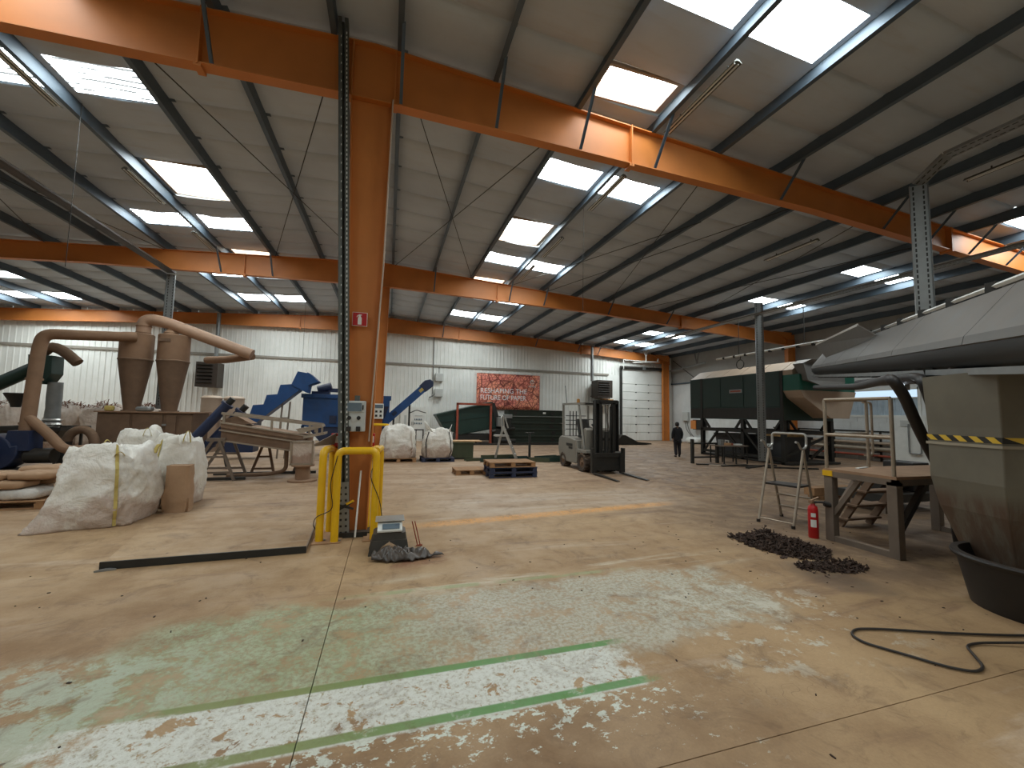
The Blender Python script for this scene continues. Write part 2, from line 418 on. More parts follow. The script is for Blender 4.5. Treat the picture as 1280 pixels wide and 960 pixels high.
    col = t.mix(1.0, col, (0.90, 0.90, 0.90, 1), 'MULTIPLY')
    t.color(col)
    t.rough(t.ramp(mid, 0.3, 0.7, 0.48, 0.75))
    t.b.inputs['Specular IOR Level'].default_value = 0.35
    t.bump(t.math('ADD', t.math('MULTIPLY', fine, 0.6), t.math('MULTIPLY', mid, 1.0)), 0.12, 0.02)
    return t.m
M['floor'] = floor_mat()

def lining_mat():
    t = NT('grey_roof_lining')
    p = t.coord(True); x = t.sep(p)[0]
    n1 = t.noise(0.5, 5, 0.6, p)
    c = t.mix(t.ramp(n1, 0.3, 0.7), srgb(176, 186, 196), srgb(191, 201, 210))
    c = t.mix(t.ramp(t.noise(2.5, 4, 0.6, p, 0, (0.4, 3, 1)), 0.5, 0.8, 0, 0.3), c, srgb(168, 160, 150))
    t.color(c); t.rough(0.7)
    return t.m
M['lining'] = lining_mat()
def wall_mat(name, a, b, stain=0.3):
    t = NT(name)
    p = t.coord(True)
    n1 = t.noise(0.6, 6, 0.65, p)
    c = t.mix(t.ramp(n1, 0.3, 0.7), a, b)
    z = t.sep(p)[2]
    drip = t.noise(1.5, 6, 0.7, p, 0.2, (2.5, 2.5, 0.25))
    c = t.mix(t.math('MULTIPLY', t.ramp(z, 3.2, 0.2), t.ramp(drip, 0.42, 0.7, 0.0, stain)), c, srgb(150, 128, 108))
    t.color(c); t.rough(0.6)
    return t.m
M['clad'] = wall_mat('white_wall_cladding', srgb(220, 221, 215), srgb(236, 237, 232))
M['clad_grey'] = wall_mat('grey_upper_cladding', srgb(150, 149, 144), srgb(166, 165, 160), 0.0)
M['block'] = wall_mat('white_painted_blockwork', srgb(204, 206, 204), srgb(222, 224, 222), 0.2)

# ------------------------------------------------------------ floor, walls
XL, XR, Y0, Y1 = -21.5, 21.2, -9.0, 27.0
fl = struct(MB().bx(XL - .3, XR + .3, Y0 - .3, Y1 + .3, -0.30, -0.06).build('floor', paint('joint_filler', srgb(96, 72, 52), 0.9)))
xs = [XL - .3, -11.2, -0.405, 10.4, XR + .3]; ys = [Y0 - .3, -3.4, 1.915, 12.2, Y1 + .3]
for i in range(4):
    for j in range(4):
        g = 0.0032
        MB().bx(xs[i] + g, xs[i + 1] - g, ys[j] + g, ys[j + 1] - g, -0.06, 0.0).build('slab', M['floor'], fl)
def roof_z(x): return 7.99 - 0.061 * abs(x + 0.45)      # underside of the lining
def rib_panel(x0, x1, z0, f1, y, face):
    """one ribbed cladding sheet on plane y, ribs proud towards face"""
    m = MB(); n = 4; w = (x1 - x0 - 0.012) / n; px = []
    for k in range(n):
        a = x0 + 0.006 + k * w
        px += [(a, 0.004), (a + w * .62, 0.004), (a + w * .72, 0.03), (a + w * .9, 0.03)]
    px.append((x1 - 0.006, 0.004))
    pts = []
    for z in (0, 1):
        for X, d in px: pts.append((X, y + face * d, z0 if z == 0 else f1(X)))
    m.grid(pts, len(px), 2)
    return m
wb = struct(MB().prism([(XL, -.1), (XR, -.1), (XR, 6.5), (-.45, 7.9), (XL, 6.5)], 'y', Y1, Y1 + .12).build('wall_back', M['clad']))
k = 0; X = XL
while X < XR - 0.01:
    x1 = min(X + 1.0, XR)
    if not (x1 > 16.2 and X < 20.4):
        rib_panel(X, x1, 0.02, lambda q: 4.86, Y1, -1).build('cladding_sheet', M['clad'], wb, fix=False)
    elif X < 20.4:
        pass
    rib_panel(X, x1, 4.90, lambda q: roof_z(q), Y1, -1).build('cladding_sheet', M['clad'], wb, fix=False)
    X = x1
for (a, b, c, d) in ((15.5, 16.6, 0.0, 4.86), (20.36, XR, 0.0, 4.86)):
    MB().bx(a, b, Y1 - .04, Y1, c, d).build('cladding_sheet', M['clad'], wb)
MB().bx(XL, 15.6, Y1 - .10, Y1 - .03, 4.80, 4.93).build('wall_rail', paint('rail_steel', srgb(150, 146, 136), 0.6, 0.2, 0.1, 0.2), wb)
wl = struct(MB().bx(XL - .15, XL, Y0, Y1, -.1, 6.9).build('wall_left', M['clad']))
wr = struct(MB().bx(XR, XR + .15, Y0, Y1, 4.35, 6.9).build('wall_right', M['clad_grey']))
# white painted lower wall of blocks with a window strip left open
WY0, WY1, WZ0, WZ1 = 11.4, 14.5, 2.02, 3.22
MB().bx(XR + .03, XR + .15, Y0, WY0, -.1, 4.35).build('wall_core', M['block'], wr)
MB().bx(XR + .03, XR + .15, WY1, Y1, -.1, 4.35).build('wall_core', M['block'], wr)
MB().bx(XR + .03, XR + .15, WY0, WY1, -.1, WZ0).build('wall_core', M['block'], wr)
MB().bx(XR + .03, XR + .15, WY0, WY1, WZ1, 4.35).build('wall_core', M['block'], wr)
bm_ = MB().bx(0, .03, .004, .596, .004, .286); bo = bm_.build('block', M['block'], wr); me_b = bo.data; bo.location = (XR, 10.2, 0)
for r in range(7):
    for c in range(12):
        yy = 10.2 + c * .6 - (.3 if r % 2 else 0)
        if (r, c) == (0, 0): continue
        if yy < 10.1: continue
        linked('block', me_b, wr, (XR, yy, r * .29))
MB().bx(XR, XR + .03, Y0, 10.2, 0, 4.3).build('render_coat', M['block'], wr)
MB().bx(XR, XR + .03, 17.4, Y1, 0, 4.3).build('render_coat', M['block'], wr)
MB().bx(XR, XR + .03, 10.2, 17.4, 3.4, 4.3).build('render_coat', M['block'], wr)
MB().bx(XR - .08, XR, Y0, Y1, 4.3, 4.4).build('wall_rail', M['purlin'], wr)
MB().bx(XR - .03, XR, 10.2, 18.2, 1.30, 1.36).build('wall_rail', M['dark'], wr)
w1 = sroot('window_1', (XR, 12.95, WZ0))
MB().bx(XR + .07, XR + .09, WY0 + .05, WY1 - .05, WZ0 + .82, WZ1 - .05).build('pane', M['window'], w1)
fr = MB()
for y in (WY0, WY1): fr.bx(XR - .02, XR + .14, y - .05, y + .05, WZ0 - .05, WZ1 + .05)
for z in (WZ0, WZ1): fr.bx(XR - .02, XR + .14, WY0, WY1, z - .05, z + .05)
fr.build('window_frame', M['white'], w1)
MB().bx(XR - .01, XR + .13, WY0, WY1, WZ0 + .78, WZ0 + .83).build('window_bar', M['white'], w1)
rp_ = paint('pale_blue_ribbed_sheet', srgb(176, 190, 200), .5)
for i in range(14):
    y = WY0 + .05 + (i + .5) * (WY1 - WY0 - .1) / 14; h_ = (WY1 - WY0 - .1) / 28
    MB().prism([(XR + .08, y - h_), (XR + .08, y + h_), (XR + .04, y + h_ * .5), (XR + .04, y - h_ * .5)], 'z', WZ0 + .05, WZ0 + .79).build('ribbed_slat', rp_, w1)

# wall behind the camera
wk = struct(MB().bx(XL, XR, Y0 - .12, Y0, -.1, 8.0).build('wall_rear', M['clad']))

# ------------------------------------------------------------ roof: lining, purlins, skylights, rods
ce = struct(MB().prism([(XL - .2, 7.0), (-.45, 8.42), (XR + .2, 7.0), (XR + .2, 7.1), (-.45, 8.6), (XL - .2, 7.1)], 'y', Y0 - .2, Y1 + .2).build('ceiling', M['clad_grey']))
ce.hide_render = False
px = sorted([-1.0 - 1.64 * i for i in range(13)] + [1.61 * i for i in range(14)])
edges = [XL] + px + [XR]
SH = [(3.7, 4.6), (8.4, 9.3), (14.2, 15.2), (19.3, 20.3), (23.1, 24.4), (-1.2, -.3), (-6.0, -5.0)]
VE = [(5.7, 6.45), (11.4, 13.1), (16.95, 17.7), (-3.0, -1.9)]
SF = [(9.4, 10.2), (13.3, 14.1), (21.0, 22.0), (24.1, 25.4), (5.3, 6.2)]
def rows(x):
    if 3.2 < x < 4.9 or -5.95 < x < -4.2: return sorted([(a, b, 0) for a, b in SH] + [(a, b, 1) for a, b in VE])
    if 4.8 < x < 6.5 or -7.6 < x < -5.9: return sorted([(a, b, 0) for a, b in SH])
    if 14.4 < x < 17.8 or -18 < x < -14.6: return sorted([(a, b, 0) for a, b in SF])
    return []
seam = 1.14
for x0, x1 in zip(edges, edges[1:]):
    rw = rows((x0 + x1) / 2)
    cuts = [Y0 - .1] + [c for a, b, k in rw for c in (a, b)] + [Y1 + .1]
    for a, b in zip(cuts[0::2], cuts[1::2]):
        cand = []
        k = math.floor(a / seam)
        while k * seam < b + seam:
            for q in (-.05, -.025, 0, .025, .05, .25, .5, .75): cand.append(k * seam + (q if abs(q) < .1 else q * seam))
            k += 1
        yl = [a] + [q for q in sorted(cand) if a + .01 < q < b - .01] + [b]; pts = []; nu = 5
        for y in yl:
            ph = (y / seam) % 1.0
            dd = min(ph, 1 - ph) * seam
            d = 0.05 if dd > .06 else (0.035 if dd > .04 else (-0.03 if dd < .01 else 0.0))
            d += .02 * math.sin(PI * ph)
            for i in range(nu):
                u = i / (nu - 1); xx = x0 + (x1 - x0) * u
                pts.append((xx, y, roof_z(xx) - d * (0.35 + 0.65 * math.sin(PI * u)) + 0.006 * noise.noise((xx * 2, y * 2, 0))))
        MB().grid(pts, nu, len(yl)).build('roof_lining', M['lining'], ce, smooth=180, fix=False)
    for a, b, vent in rw:
        xm = (x0 + x1) / 2
        if not vent:
            u, v = x0 + .13, x1 - .10
            MB().add([(u, a + .02, roof_z(u) - .02), (v, a + .02, roof_z(v) - .02), (v, b - .02, roof_z(v) - .02), (u, b - .02, roof_z(u) - .02)], [(0, 1, 2, 3)]).build('skylight', M['skylight_dirty' if x1 < -4 and a < 16 and a > 5 else 'skylight'], ce, fix=False)
            f = MB()
            for y in (a, b): f.prism([(x0, roof_z(x0) - .03), (x1, roof_z(x1) - .03), (x1, roof_z(x1) + .0), (x0, roof_z(x0) + .0)], 'y', y - .03, y + .03)
            for p, q in ((x0, u), (v, x1)): f.prism([(p, roof_z(p) - .026), (q, roof_z(q) - .026), (q, roof_z(q)), (p, roof_z(p))], 'y', a, b)
            f.build('skylight_frame', M['lining'], ce)
        else:
            u, v, c, d = x0 + .14, x1 - .12, a + .05, b - .05
            zr = roof_z(xm) - .03; zt = roof_z(xm) + .30
            ws = MB()
            for p, q, r, s_ in ((u - .04, u, c - .04, d + .04), (v, v + .04, c - .04, d + .04), (u, v, c - .04, c), (u, v, d, d + .04)):
                ws.bx(p, q, r, s_, zr, zt + .02)
            for p, q, r, s_ in ((x0, u - .04, a, b), (v + .04, x1, a, b), (u - .04, v + .04, a, c - .04), (u - .04, v + .04, d + .04, b)):
                ws.bx(p, q, r, s_, zr + .01, zr + .05)
            ws.build('smoke_vent_frame', M['beige'], ce)
            MB().add([(u, c, zt), (v, c, zt), (v, d, zt), (u, d, zt)], [(0, 1, 2, 3)]).build('skylight', M['skylight'], ce, fix=False)
def zsec(h, w, t):
    return [(-w, 0), (t / 2, 0), (t / 2, h - t), (w, h - t), (w, h), (-t / 2, h), (-t / 2, t), (-w, t)]
pm = None
for x in px:
    z = roof_z(x) - .285
    if pm is None:
        o = MB().prism([(a, c) for a, c in zsec(.28, .085, .006)], 'y', Y0, Y1 - .02).build('purlin', M['purlin'], ce)
        pm = o.data; o.location = Vector((x, 0, z))
    else:
        linked('purlin', pm, ce, (x, 0, z))
def rod(x0, y0, x1, y1):
    MB().cyl((x0, y0, roof_z(x0) - .33), (x1, y1, roof_z(x1) - .33), .011, 6).build('brace_rod', M['dark'], ce)
for a, b in ((0.05, 3.15), (-1.05, -4.2), (6.5, 9.6), (-7.6, -10.8), (11.4, 14.4)):
    rod(a, 6.85, b, 16.6); rod(b, 6.85, a, 16.6)
rod(4.9, 16.5, 8.0, 8.9)

# ------------------------------------------------------------ portal frames
def depth(x):
    a = abs(x + .4)
    return 0.92 - (a / 9.4) * 0.34 if a < 9.4 else 0.58
FL = ['orange portal frame nearest the camera, with a fire extinguisher sign on its column', 'orange portal frame in the middle of the hall, beyond the first column', 'orange portal frame against the far white end wall']
for fi, yf in enumerate((6.65, 16.78, 26.62)):
    root = thing('steel_portal', FL[fi], 'steel frame', (-.4, yf, 0), 'orange portal frames')
    top = lambda x: roof_z(x) - .29
    xl = [-21.3, -14, -9.8, -4.5, -.75, -.4, -.1, 4.0, 9.0, 14.0, 20.75]
    m = MB()
    upper = [(x, top(x)) for x in xl]; lower = [(x, top(x) - depth(x)) for x in xl]
    m.prism(upper + lower[::-1], 'y', yf - .008, yf + .008)
    for ln in (upper, lower):
        for (xa, za), (xb, zb) in zip(ln, ln[1:]):
            m.bar((xa, yf, za), (xb, yf, zb), .19 , .022)
    m.build('rafter', M['orange'], root)
    # tapered middle column
    zc = top(-.4) - depth(-.4)
    if fi < 2:
        m = MB()
        a, b = .13, .31
        cx = lambda z: -.37 - .075 * z / 6.9
        m.prism([(cx(0) - a, 0), (cx(0) + a, 0), (cx(zc) + b, zc), (cx(zc) - b, zc)], 'y', yf - .006, yf + .006)
        for sg in (-1, 1):
            m.bar((cx(0) + sg * a, yf, 0), (cx(zc) + sg * b, yf, zc), .2, .016, (1, 0, 0))
        m.build('column', M['orange'], root)
        MB().bx(-.62, -.12, yf - .16, yf + .16, 0, .03).build('base_plate', M['dark'], root)
        # bolted knee plates under the rafter
        MB().bx(-.78, -.06, yf - .1, yf + .1, zc - .03, zc).build('cap_plate', M['orange'], root)
    st = [(-2.8, 1), (4.3, 1), (-.75, 0), (-.1, 0), (13.75, 2)] if fi == 0 else [(-5.2, 1), (4.3, 1), (13.75, 2), (-.75, 0), (-.1, 0)]
    if fi == 2: st = [(4.3, 1), (-5.2, 1), (-12.4, 1), (13.2, 2)]
    for x, k in st:
        if k == 1:
            MB().bx(x - .012, x + .012, yf - .11, yf - .008, top(x) - depth(x) - .03, top(x) + .02).bx(x - .05, x + .05, yf - .1, yf + .1, top(x) - depth(x) - .06, top(x) - depth(x) - .012).build('stiffener', M['orange'], root)
        elif k == 2:
            MB().bx(x - .03, x + .03, yf - .13, yf + .13, top(x) - depth(x) - .06, top(x)).build('splice_plate', M['orange'], root)
        else:
            MB().bx(x - .01, x + .01, yf - .095, yf + .095, top(x) - depth(x), top(x)).build('stiffener', M['orange'], root)
    # fly braces from the purlins to the lower flange
    for x in px:
        if fi == 0 and min(abs(x - q) for q in (-5.92, -2.64, 0, 1.61, 4.83, 3.22, 8.05, 11.27, 12.88, 14.49, 16.1)) < .1 or fi == 1 and min(abs(x - q) for q in (-5.92, -4.28, -1, 1.61, 4.83, 6.44, 9.66, 12.88)) < .1 or fi == 2 and min(abs(x - q) for q in (3.22, 9.66, 12.88, 14.49)) < .1:
            MB().bar((x, yf - .06, top(x) - depth(x) + .03), (x, yf - .62, top(x) + .03), .05, .012, (0, 1, 0)).bar((x + .02, yf - .06, top(x) - depth(x) + .03), (x + .02, yf - .62, top(x) + .03), .01, .05, (0, 1, 0)).build('fly_brace', M['purlin'], root)
    # eaves column at the right hand wall
    xr = 20.35 if fi == 2 else 20.85
    zt = top(20.5) - .3
    m = MB().bx(xr - .25, xr + .25, yf - .006, yf + .006, 0, zt)
    for sg in (-1, 1): m.bx(xr + sg * .25 - .008, xr + sg * .25 + .008, yf - .11, yf + .11, 0, zt)
    m.build('eaves_column', M['orange'], root)
    m = MB().prism([(xr - .25, zt), (xr + .25, zt), (xr + .25, zt + .4), (xr - 1.2, zt + .4)], 'y', yf - .09, yf + .09)
    m.build('haunch', M['orange'], root)
# ------------------------------------------------------------ bags and sacks
def bag_mat(name, a, b, dirt, amt=0.6):
    t = NT(name)
    p = t.coord()
    n1 = t.noise(2.2, 6, 0.65, p); z = t.sep(p)[2]
    c = t.mix(t.ramp(n1, 0.35, 0.65), a, b)
    low = t.math('ADD', t.ramp(z, 0.75, 0.0, 0, 0.34), t.math('MULTIPLY', n1, 1.0))
    c = t.mix(t.ramp(low, 0.60, 0.80, 0, amt), c, dirt)
    t.color(c); t.rough(0.6)
    t.bump(t.math('ADD', t.noise(3.4, 4, 0.6, p, 0.5), t.math('MULTIPLY', t.noise(11, 4, 0.6, p, 0.3), 0.25)), 0.8, 0.07)
    return t.m
M['bag'] = bag_mat('white_woven_bag', srgb(214, 208, 196), srgb(232, 228, 220), srgb(150, 112, 86))
M['bag_dirty'] = bag_mat('dusty_woven_bag', srgb(196, 180, 166), srgb(210, 198, 186), srgb(150, 118, 98), 0.8)
M['sack_white'] = bag_mat('white_plastic_sack', srgb(206, 206, 200), srgb(222, 222, 218), srgb(150, 128, 108), 0.3)
M['blackbag'] = paint('black_plastic_film', srgb(46, 44, 42), 0.3, 0, 0.15, 0.12, 5)
M['shreds'] = paint('brown_shredded_paper', srgb(120, 84, 66), 0.95, 0, 0.35, 0.0, 14)
M['pile'] = paint('dark_damp_shreds', srgb(58, 41, 31), 0.9, 0, 0.5, 0.0, 18)

def bag_fn(cx, cy, w, d, h, seed, toe=None, lean=(0, 0), bulge=.08, wr=1.55):
    sd = Vector((seed * 7.3, seed * 3.1, seed * 1.7))
    def P(t, a, off=0.0):
        c, s = math.cos(a), math.sin(a)
        e = 0.5 + .15 * t
        x = math.copysign(abs(c) ** e, c); y = math.copysign(abs(s) ** e, s)
        tt = min(t, 1.0)
        k = 1 + bulge * math.sin(PI * min(1, tt * 1.1)) - .05 * (1 - tt) ** 6 - .10 * tt ** 5
        q = Vector((c * 1.3, s * 1.3, t * h * 1.5)) + sd
        fold = 1 - abs(noise.noise(Vector((c * 2.6 + t * h * 1.2, s * 2.6 - t * h * .8, t * h * 2.2)) + sd)) * 2.6
        f2 = 1 - abs(noise.noise(Vector((c * 5 - t * h * 2.0, s * 5 + t * h * 2.6, t * h * 4.5)) + sd * 1.7)) * 2.6
        f3 = 1 - abs(noise.noise(Vector((c * 9 + t * h * 3.0, s * 9, t * h * 8)) + sd * .7)) * 2.4
        n1 = noise.noise(q)
        k += wr * (.085 * n1 + .040 * max(0, fold) + .024 * max(0, f2) + .012 * f3 - .03)
        if toe:
            da = math.cos(a - toe[0]); k += toe[1] * max(0, da) ** 6 * max(0, 1 - tt / toe[2]) ** 1.5
        hh = h * (1 + wr * (.10 * noise.noise(Vector((c * 1.5, s * 1.5, 4)) + sd) + .03 * noise.noise(Vector((c * 5, s * 5, 9)) + sd)) * tt ** 2)
        z = hh * tt
        if t > 1:       # gathered top
            u = (t - 1) / .35
            k *= max(0.02, 1 - u ** 1.25)
            z = hh * (1 - u) + h * u + h * .10 * math.sin(min(1, u) * PI * .7) + wr * (.10 * noise.noise(Vector((c * 2.2 * (1 - u), s * 2.2 * (1 - u), 2)) + sd) + .03 * f2 * (1 - u))
        return Vector((cx + (w / 2 * k + off) * x + lean[0] * tt, cy + (d / 2 * k + off) * y + lean[1] * tt, max(0.004, z)))
    return P
def bag_body(P, nu=84, rows=None):
    ts = [i / 32 for i in range(33)] + [1.05, 1.1, 1.16, 1.22, 1.28, 1.33, 1.35]
    pts = [P(t, 2 * PI * j / nu) for t in ts for j in range(nu)]
    m = MB().grid(pts, nu, len(ts), True)
    o = len(m.v); m.f.append(list(range(nu))[::-1]); m.mi.append(0)
    return m
def ribbon(pts, wdir, w, th=.006):
    m = MB(); wd = [Vector(x) for x in wdir] if isinstance(wdir[0], (Vector, tuple)) else [Vector(wdir)] * len(pts)
    pts = [Vector(p) for p in pts]
    a = [p - q.normalized() * w / 2 for p, q in zip(pts, wd)]; b = [p + q.normalized() * w / 2 for p, q in zip(pts, wd)]
    vs = []
    for i, (p, q) in enumerate(zip(a, b)):
        d = (pts[min(i + 1, len(pts) - 1)] - pts[max(i - 1, 0)]).normalized(); nn = d.cross(wd[i].normalized()) * th / 2
        vs += [p - nn, q - nn, q + nn, p + nn]
    m.grid(vs, 4, len(pts), True)
    return m
def bag_strap(P, a, t0, t1, mat, root, w=.042):
    pts = []; wd = []
    for i in range(13):
        t = t0 + (t1 - t0) * i / 12
        pts.append(P(t, a, .012)); wd.append(P(t, a + .08) - P(t, a - .08))
    ribbon(pts, wd, w).build('strap', mat, root)
def bag_loop(p, out, h, mat, root, w=.05, spread=.12):
    p = Vector(p); o = Vector(out).normalized()
    side = Vector((-o.y, o.x, 0)).normalized()
    pts = []
    for i in range(11):
        u = i / 10; s = math.sin(PI * u)
        pts.append(p + side * (u - .5) * spread + o * (.05 * s) + Vector((0, 0, h * s ** .8 - .03)))
    ribbon(pts, [o + Vector((0, 0, .2))] * 11, w).build('lifting_loop', mat, root, smooth=True)
def bulk_bag(label, cx, cy, w, d, h, seed, group, z=0.0, mat='bag', straps=(), loops=(), smat='strap', **k):
    root = thing('bulk_bag', label, 'bag', (cx, cy, z), group)
    P0 = bag_fn(cx, cy, w, d, h, seed, **k)
    P = lambda t, a, off=0.0: P0(t, a, off) + Vector((0, 0, z))
    bag_body(P).build('bag_cloth', M[mat], root, smooth=180)
    for a, t0, t1 in straps: bag_strap(P, a, t0, t1, M[smat], root)
    for a, hh in loops:
        p = P(1.0, a); bag_loop(p, Vector((math.cos(a), math.sin(a), 0)), hh, M[smat], root)
    return root, P
GB = 'white bulk bags on the floor by the left machines'
r, P = bulk_bag('large slumped white bulk bag with yellow straps, in front of the other bags', -4.16, 8.15, 1.0, 1.05, 1.06, 3, GB, toe=(-2.35, .52, .6), lean=(-.03, .05), straps=[(-1.12, .02, 1.06)], loops=[(-1.05, .07), (.25, .15), (2.2, .12)], bulge=.06)
r, P = bulk_bag('white bulk bag with a yellow loop, behind the brown paper sack', -3.74, 9.3, .66, .85, 1.12, 5, GB, straps=[(-1.9, .0, 1.03)], loops=[(-.9, .22), (2.3, .1)], smat='strap', toe=(-2.4, .2, .4))
r, P = bulk_bag('white bulk bag half hidden between the slumped bag and the one with the sack', -4.4, 9.55, .72, .8, 1.22, 8, GB, loops=[(-1.2, .15), (1.9, .12)])
GW = 'dusty bulk bags along the end wall'
for i, (x, y, lb) in enumerate([(-14.0, 20.6, 'dusty bulk bag heaped with shreds by the wall, farthest left of its row'), (-12.3, 20.9, 'dusty bulk bag heaped with shreds by the wall, behind the dark hopper'), (-11.0, 20.6, 'pale dusty bulk bag by the wall, just left of the brown bin'), (-9.55, 20.8, 'dusty bulk bag by the wall, behind the brown bin under the cyclones')]):
    r, P = bulk_bag(lb, x, y, 1.15, 1.1, 1.62, 11 + i, GW, mat='bag_dirty', bulge=.04)
    m = MB(); RR = random.Random(40 + i)
    for j in range(130):
        a = RR.uniform(0, 2 * PI); q = RR.random() ** .6 * .5
        p = Vector((x + q * math.cos(a), y + q * math.sin(a), 1.66 + .22 * (1 - q / .5) + RR.uniform(-.02, .12)))
        d = Vector((RR.uniform(-1, 1), RR.uniform(-1, 1), RR.uniform(-.2, .8))).normalized()
        m.bar(p, p + d * RR.uniform(.06, .2), .03, .008)
    o = m.build('shred_heap', M['shreds'], r); o['kind'] = 'stuff'

def pillow(w, d, h, seed, mat_wr=.02):
    """a filled sack lying flat, centred, base at z=0"""
    pts = []; nu, nv = 36, 13
    for i in range(nv):
        ph = -PI / 2 + PI * i / (nv - 1)
        for j in range(nu):
            a = 2 * PI * j / nu
            c, s = math.cos(a), math.sin(a)
            rr = abs(math.cos(ph)) ** .28
            x = math.copysign(abs(c) ** .42, c) * rr; y = math.copysign(abs(s) ** .42, s) * rr
            edge = max(abs(x), abs(y))
            z = math.copysign(abs(math.sin(ph)) ** .7, ph) * (1 - .35 * max(0, edge - .6))
            q = Vector((x * 2 + seed * 3, y * 2, z + seed))
            k = 1 + .05 * noise.noise(q * 1.5)
            zz = h / 2 + h / 2 * z * (1 + .18 * noise.noise(q * 1.2)) + mat_wr * noise.noise(q * 3.5) * .6
            pts.append((w / 2 * x * k, d / 2 * y * k, max(0, zz)))
    return MB().grid(pts, nu, nv, True)
# brown paper sack standing
root = thing('paper_sack', 'tall brown paper sack standing in front of the white bulk bag', 'sack', (-3.44, 8.62, 0))
pts = []; nu = 28; ts = [0, .03, .1, .2, .3, .42, .55, .68, .8, .92, 1.0]
for t in ts:
    for j in range(nu):
        a = 2 * PI * j / nu; c, s = math.cos(a), math.sin(a)
        e = .35
        wob = .03 * noise.noise(Vector((c * 2.5, s * 2.5, t * 6 + 3))) * (1.6 if t < .35 else .6)
        k = (1 + .10 * math.sin(PI * min(1, t * 1.7)) * (1 - t) - .06 * t)
        pts.append((-3.44 + math.copysign(abs(c) ** e, c) * (.185 * k + wob), 8.62 + math.copysign(abs(s) ** e, s) * ((.12 - .0 * t) * k + wob), t * .80))
m = MB().grid(pts, nu, len(ts), True); m.f.append(list(range(nu))[::-1]); m.mi.append(0)
m.build('sack_paper', M['kraft'], root, smooth=50)
MB().box((-3.44, 8.62, .79), (.33, .20, .012)).build('folded_top', M['kraft'], root)

# ------------------------------------------------------------ pallets
def pallet(label, cx, cy, z, mat, L=1.2, Wd=.8, group='pallets', rz=0.0):
    root = thing('pallet', label, 'pallet', (0, 0, 0), group)
    nb = 6
    me = None
    for i in range(nb):
        y = -Wd / 2 + .06 + (Wd - .12) * i / (nb - 1)
        if me is None:
            o = MB().box((0, 0, 0), (L, .11, .022)).build('board', mat, root); o.location = (0, y, .134); me = o.data
        else: linked('board', me, root, (0, y, .134))
    bm2 = None
    for ix in (-1, 0, 1):
        o = MB().box((0, 0, 0), (.1, Wd, .022)).build('bearer_board', mat, root); o.location = (ix * (L / 2 - .06), 0, .112)
        for iy in (-1, 0, 1):
            if bm2 is None:
                o = MB().box((0, 0, 0), (.13, .1, .078)).build('block', mat, root); bm2 = o.data; o.location = (ix * (L / 2 - .075), iy * (Wd / 2 - .055), .062)
            else: linked('block', bm2, root, (ix * (L / 2 - .075), iy * (Wd / 2 - .055), .062))
    for iy in (-1, 0, 1):
        MB().box((0, iy * (Wd / 2 - .055), .0115), (L, .1, .022)).build('bottom_board', mat, root)
    root.location = (cx, cy, z); root.rotation_euler = (0, 0, rz)
    return root
pallet('dark blue pallet at the bottom of the stack of three', 3.48, 11.62, 0, M['pallet_blue'], 1.42, .85)
pallet('blue pallet in the middle of the stack of three', 3.49, 11.63, .146, M['pallet_blue'], 1.40, .85)
pallet('bare wooden pallet on top of the stack of three', 3.46, 11.62, .292, M['wood'], 1.36, .85)
pallet('single low wooden pallet lying left of the pallet stack', 2.42, 12.3, 0, M['wood'], .95, .8)
pallet('dark wooden pallet under the closed white bulk bag', .42, 15.72, 0, M['wood'], 1.25, 1.0)
pallet('blue pallet under the open white bulk bag', 1.82, 15.68, 0, M['pallet_blue'], 1.2, 1.0)
pallet('wooden pallet loaded with white and brown sacks beside the slumped bulk bag', -6.4, 9.78, 0, M['wood'], 1.5, 1.05)
# sacks on it
G1 = 'white sacks on the pallet'; G2 = 'brown sacks on the pallet'
for i, (x, y, lb) in enumerate([(-6.70, 9.55, 'white filled sack lying on the pallet at the frame edge'), (-6.08, 9.55, 'white filled sack lying on the pallet, next to the slumped bulk bag'), (-6.4, 10.05, 'white filled sack lying on the pallet, behind the front two')]):
    o = pillow(.60, .50, .19, i + 1).build('white_sack', M['sack_white'], smooth=180); o.location = (x, y, .145); tag(o, lb, 'sack', G1)
for i, (x, y, z, w, lb) in enumerate([(-6.32, 9.55, .33, .62, 'brown paper sack in the lower brown layer, on the white sacks'), (-6.62, 9.60, .47, .62, 'brown paper sack on top of the pallet load, at the frame edge'), (-6.02, 9.62, .47, .60, 'brown paper sack on top of the pallet load, beside the slumped bag'), (-6.1, 10.1, .33, .6, 'brown paper sack low on the pallet load, at its far side'), (-6.2, 10.1, .47, .62, 'brown paper sack highest on the pallet load, at its far side')]):
    o = pillow(w, .5, .15 if i < 3 else .2, 10 + i, .01).build('brown_sack', M['kraft'], smooth=180); o.location = (x, y, z); tag(o, lb, 'sack', G2)
# the two bags in the middle of the hall
G3 = 'white bulk bags on pallets in the middle of the hall'
r, P = bulk_bag('closed white bulk bag on a dark pallet, nearer the column', .40, 15.72, 1.18, 1.0, 1.02, 21, G3, z=.145, straps=[(-2.2, .1, .9), (-.95, .1, .9)], smat='bag_dirty', bulge=.08)
r, P = bulk_bag('open white bulk bag with flared top on a blue pallet', 1.82, 15.68, 1.02, .95, .92, 25, G3, z=.145, straps=[(-2.3, .05, 1.0), (-.85, .05, 1.0)], smat='strap_dark', bulge=.1)
pts = []
for i in range(6):
    t = i / 5
    for j in range(28):
        a = 2 * PI * j / 28; k = .42 + .10 * t + .04 * noise.noise((math.cos(a) * 2, math.sin(a) * 2, t * 2))
        pts.append((1.84 + k * 1.0 * math.cos(a), 15.68 + k * .85 * math.sin(a), .98 + .26 * t + t * (.17 * math.cos(2 * a + .25) + .08 * math.cos(a + PI) + .05 * math.cos(5 * a))))
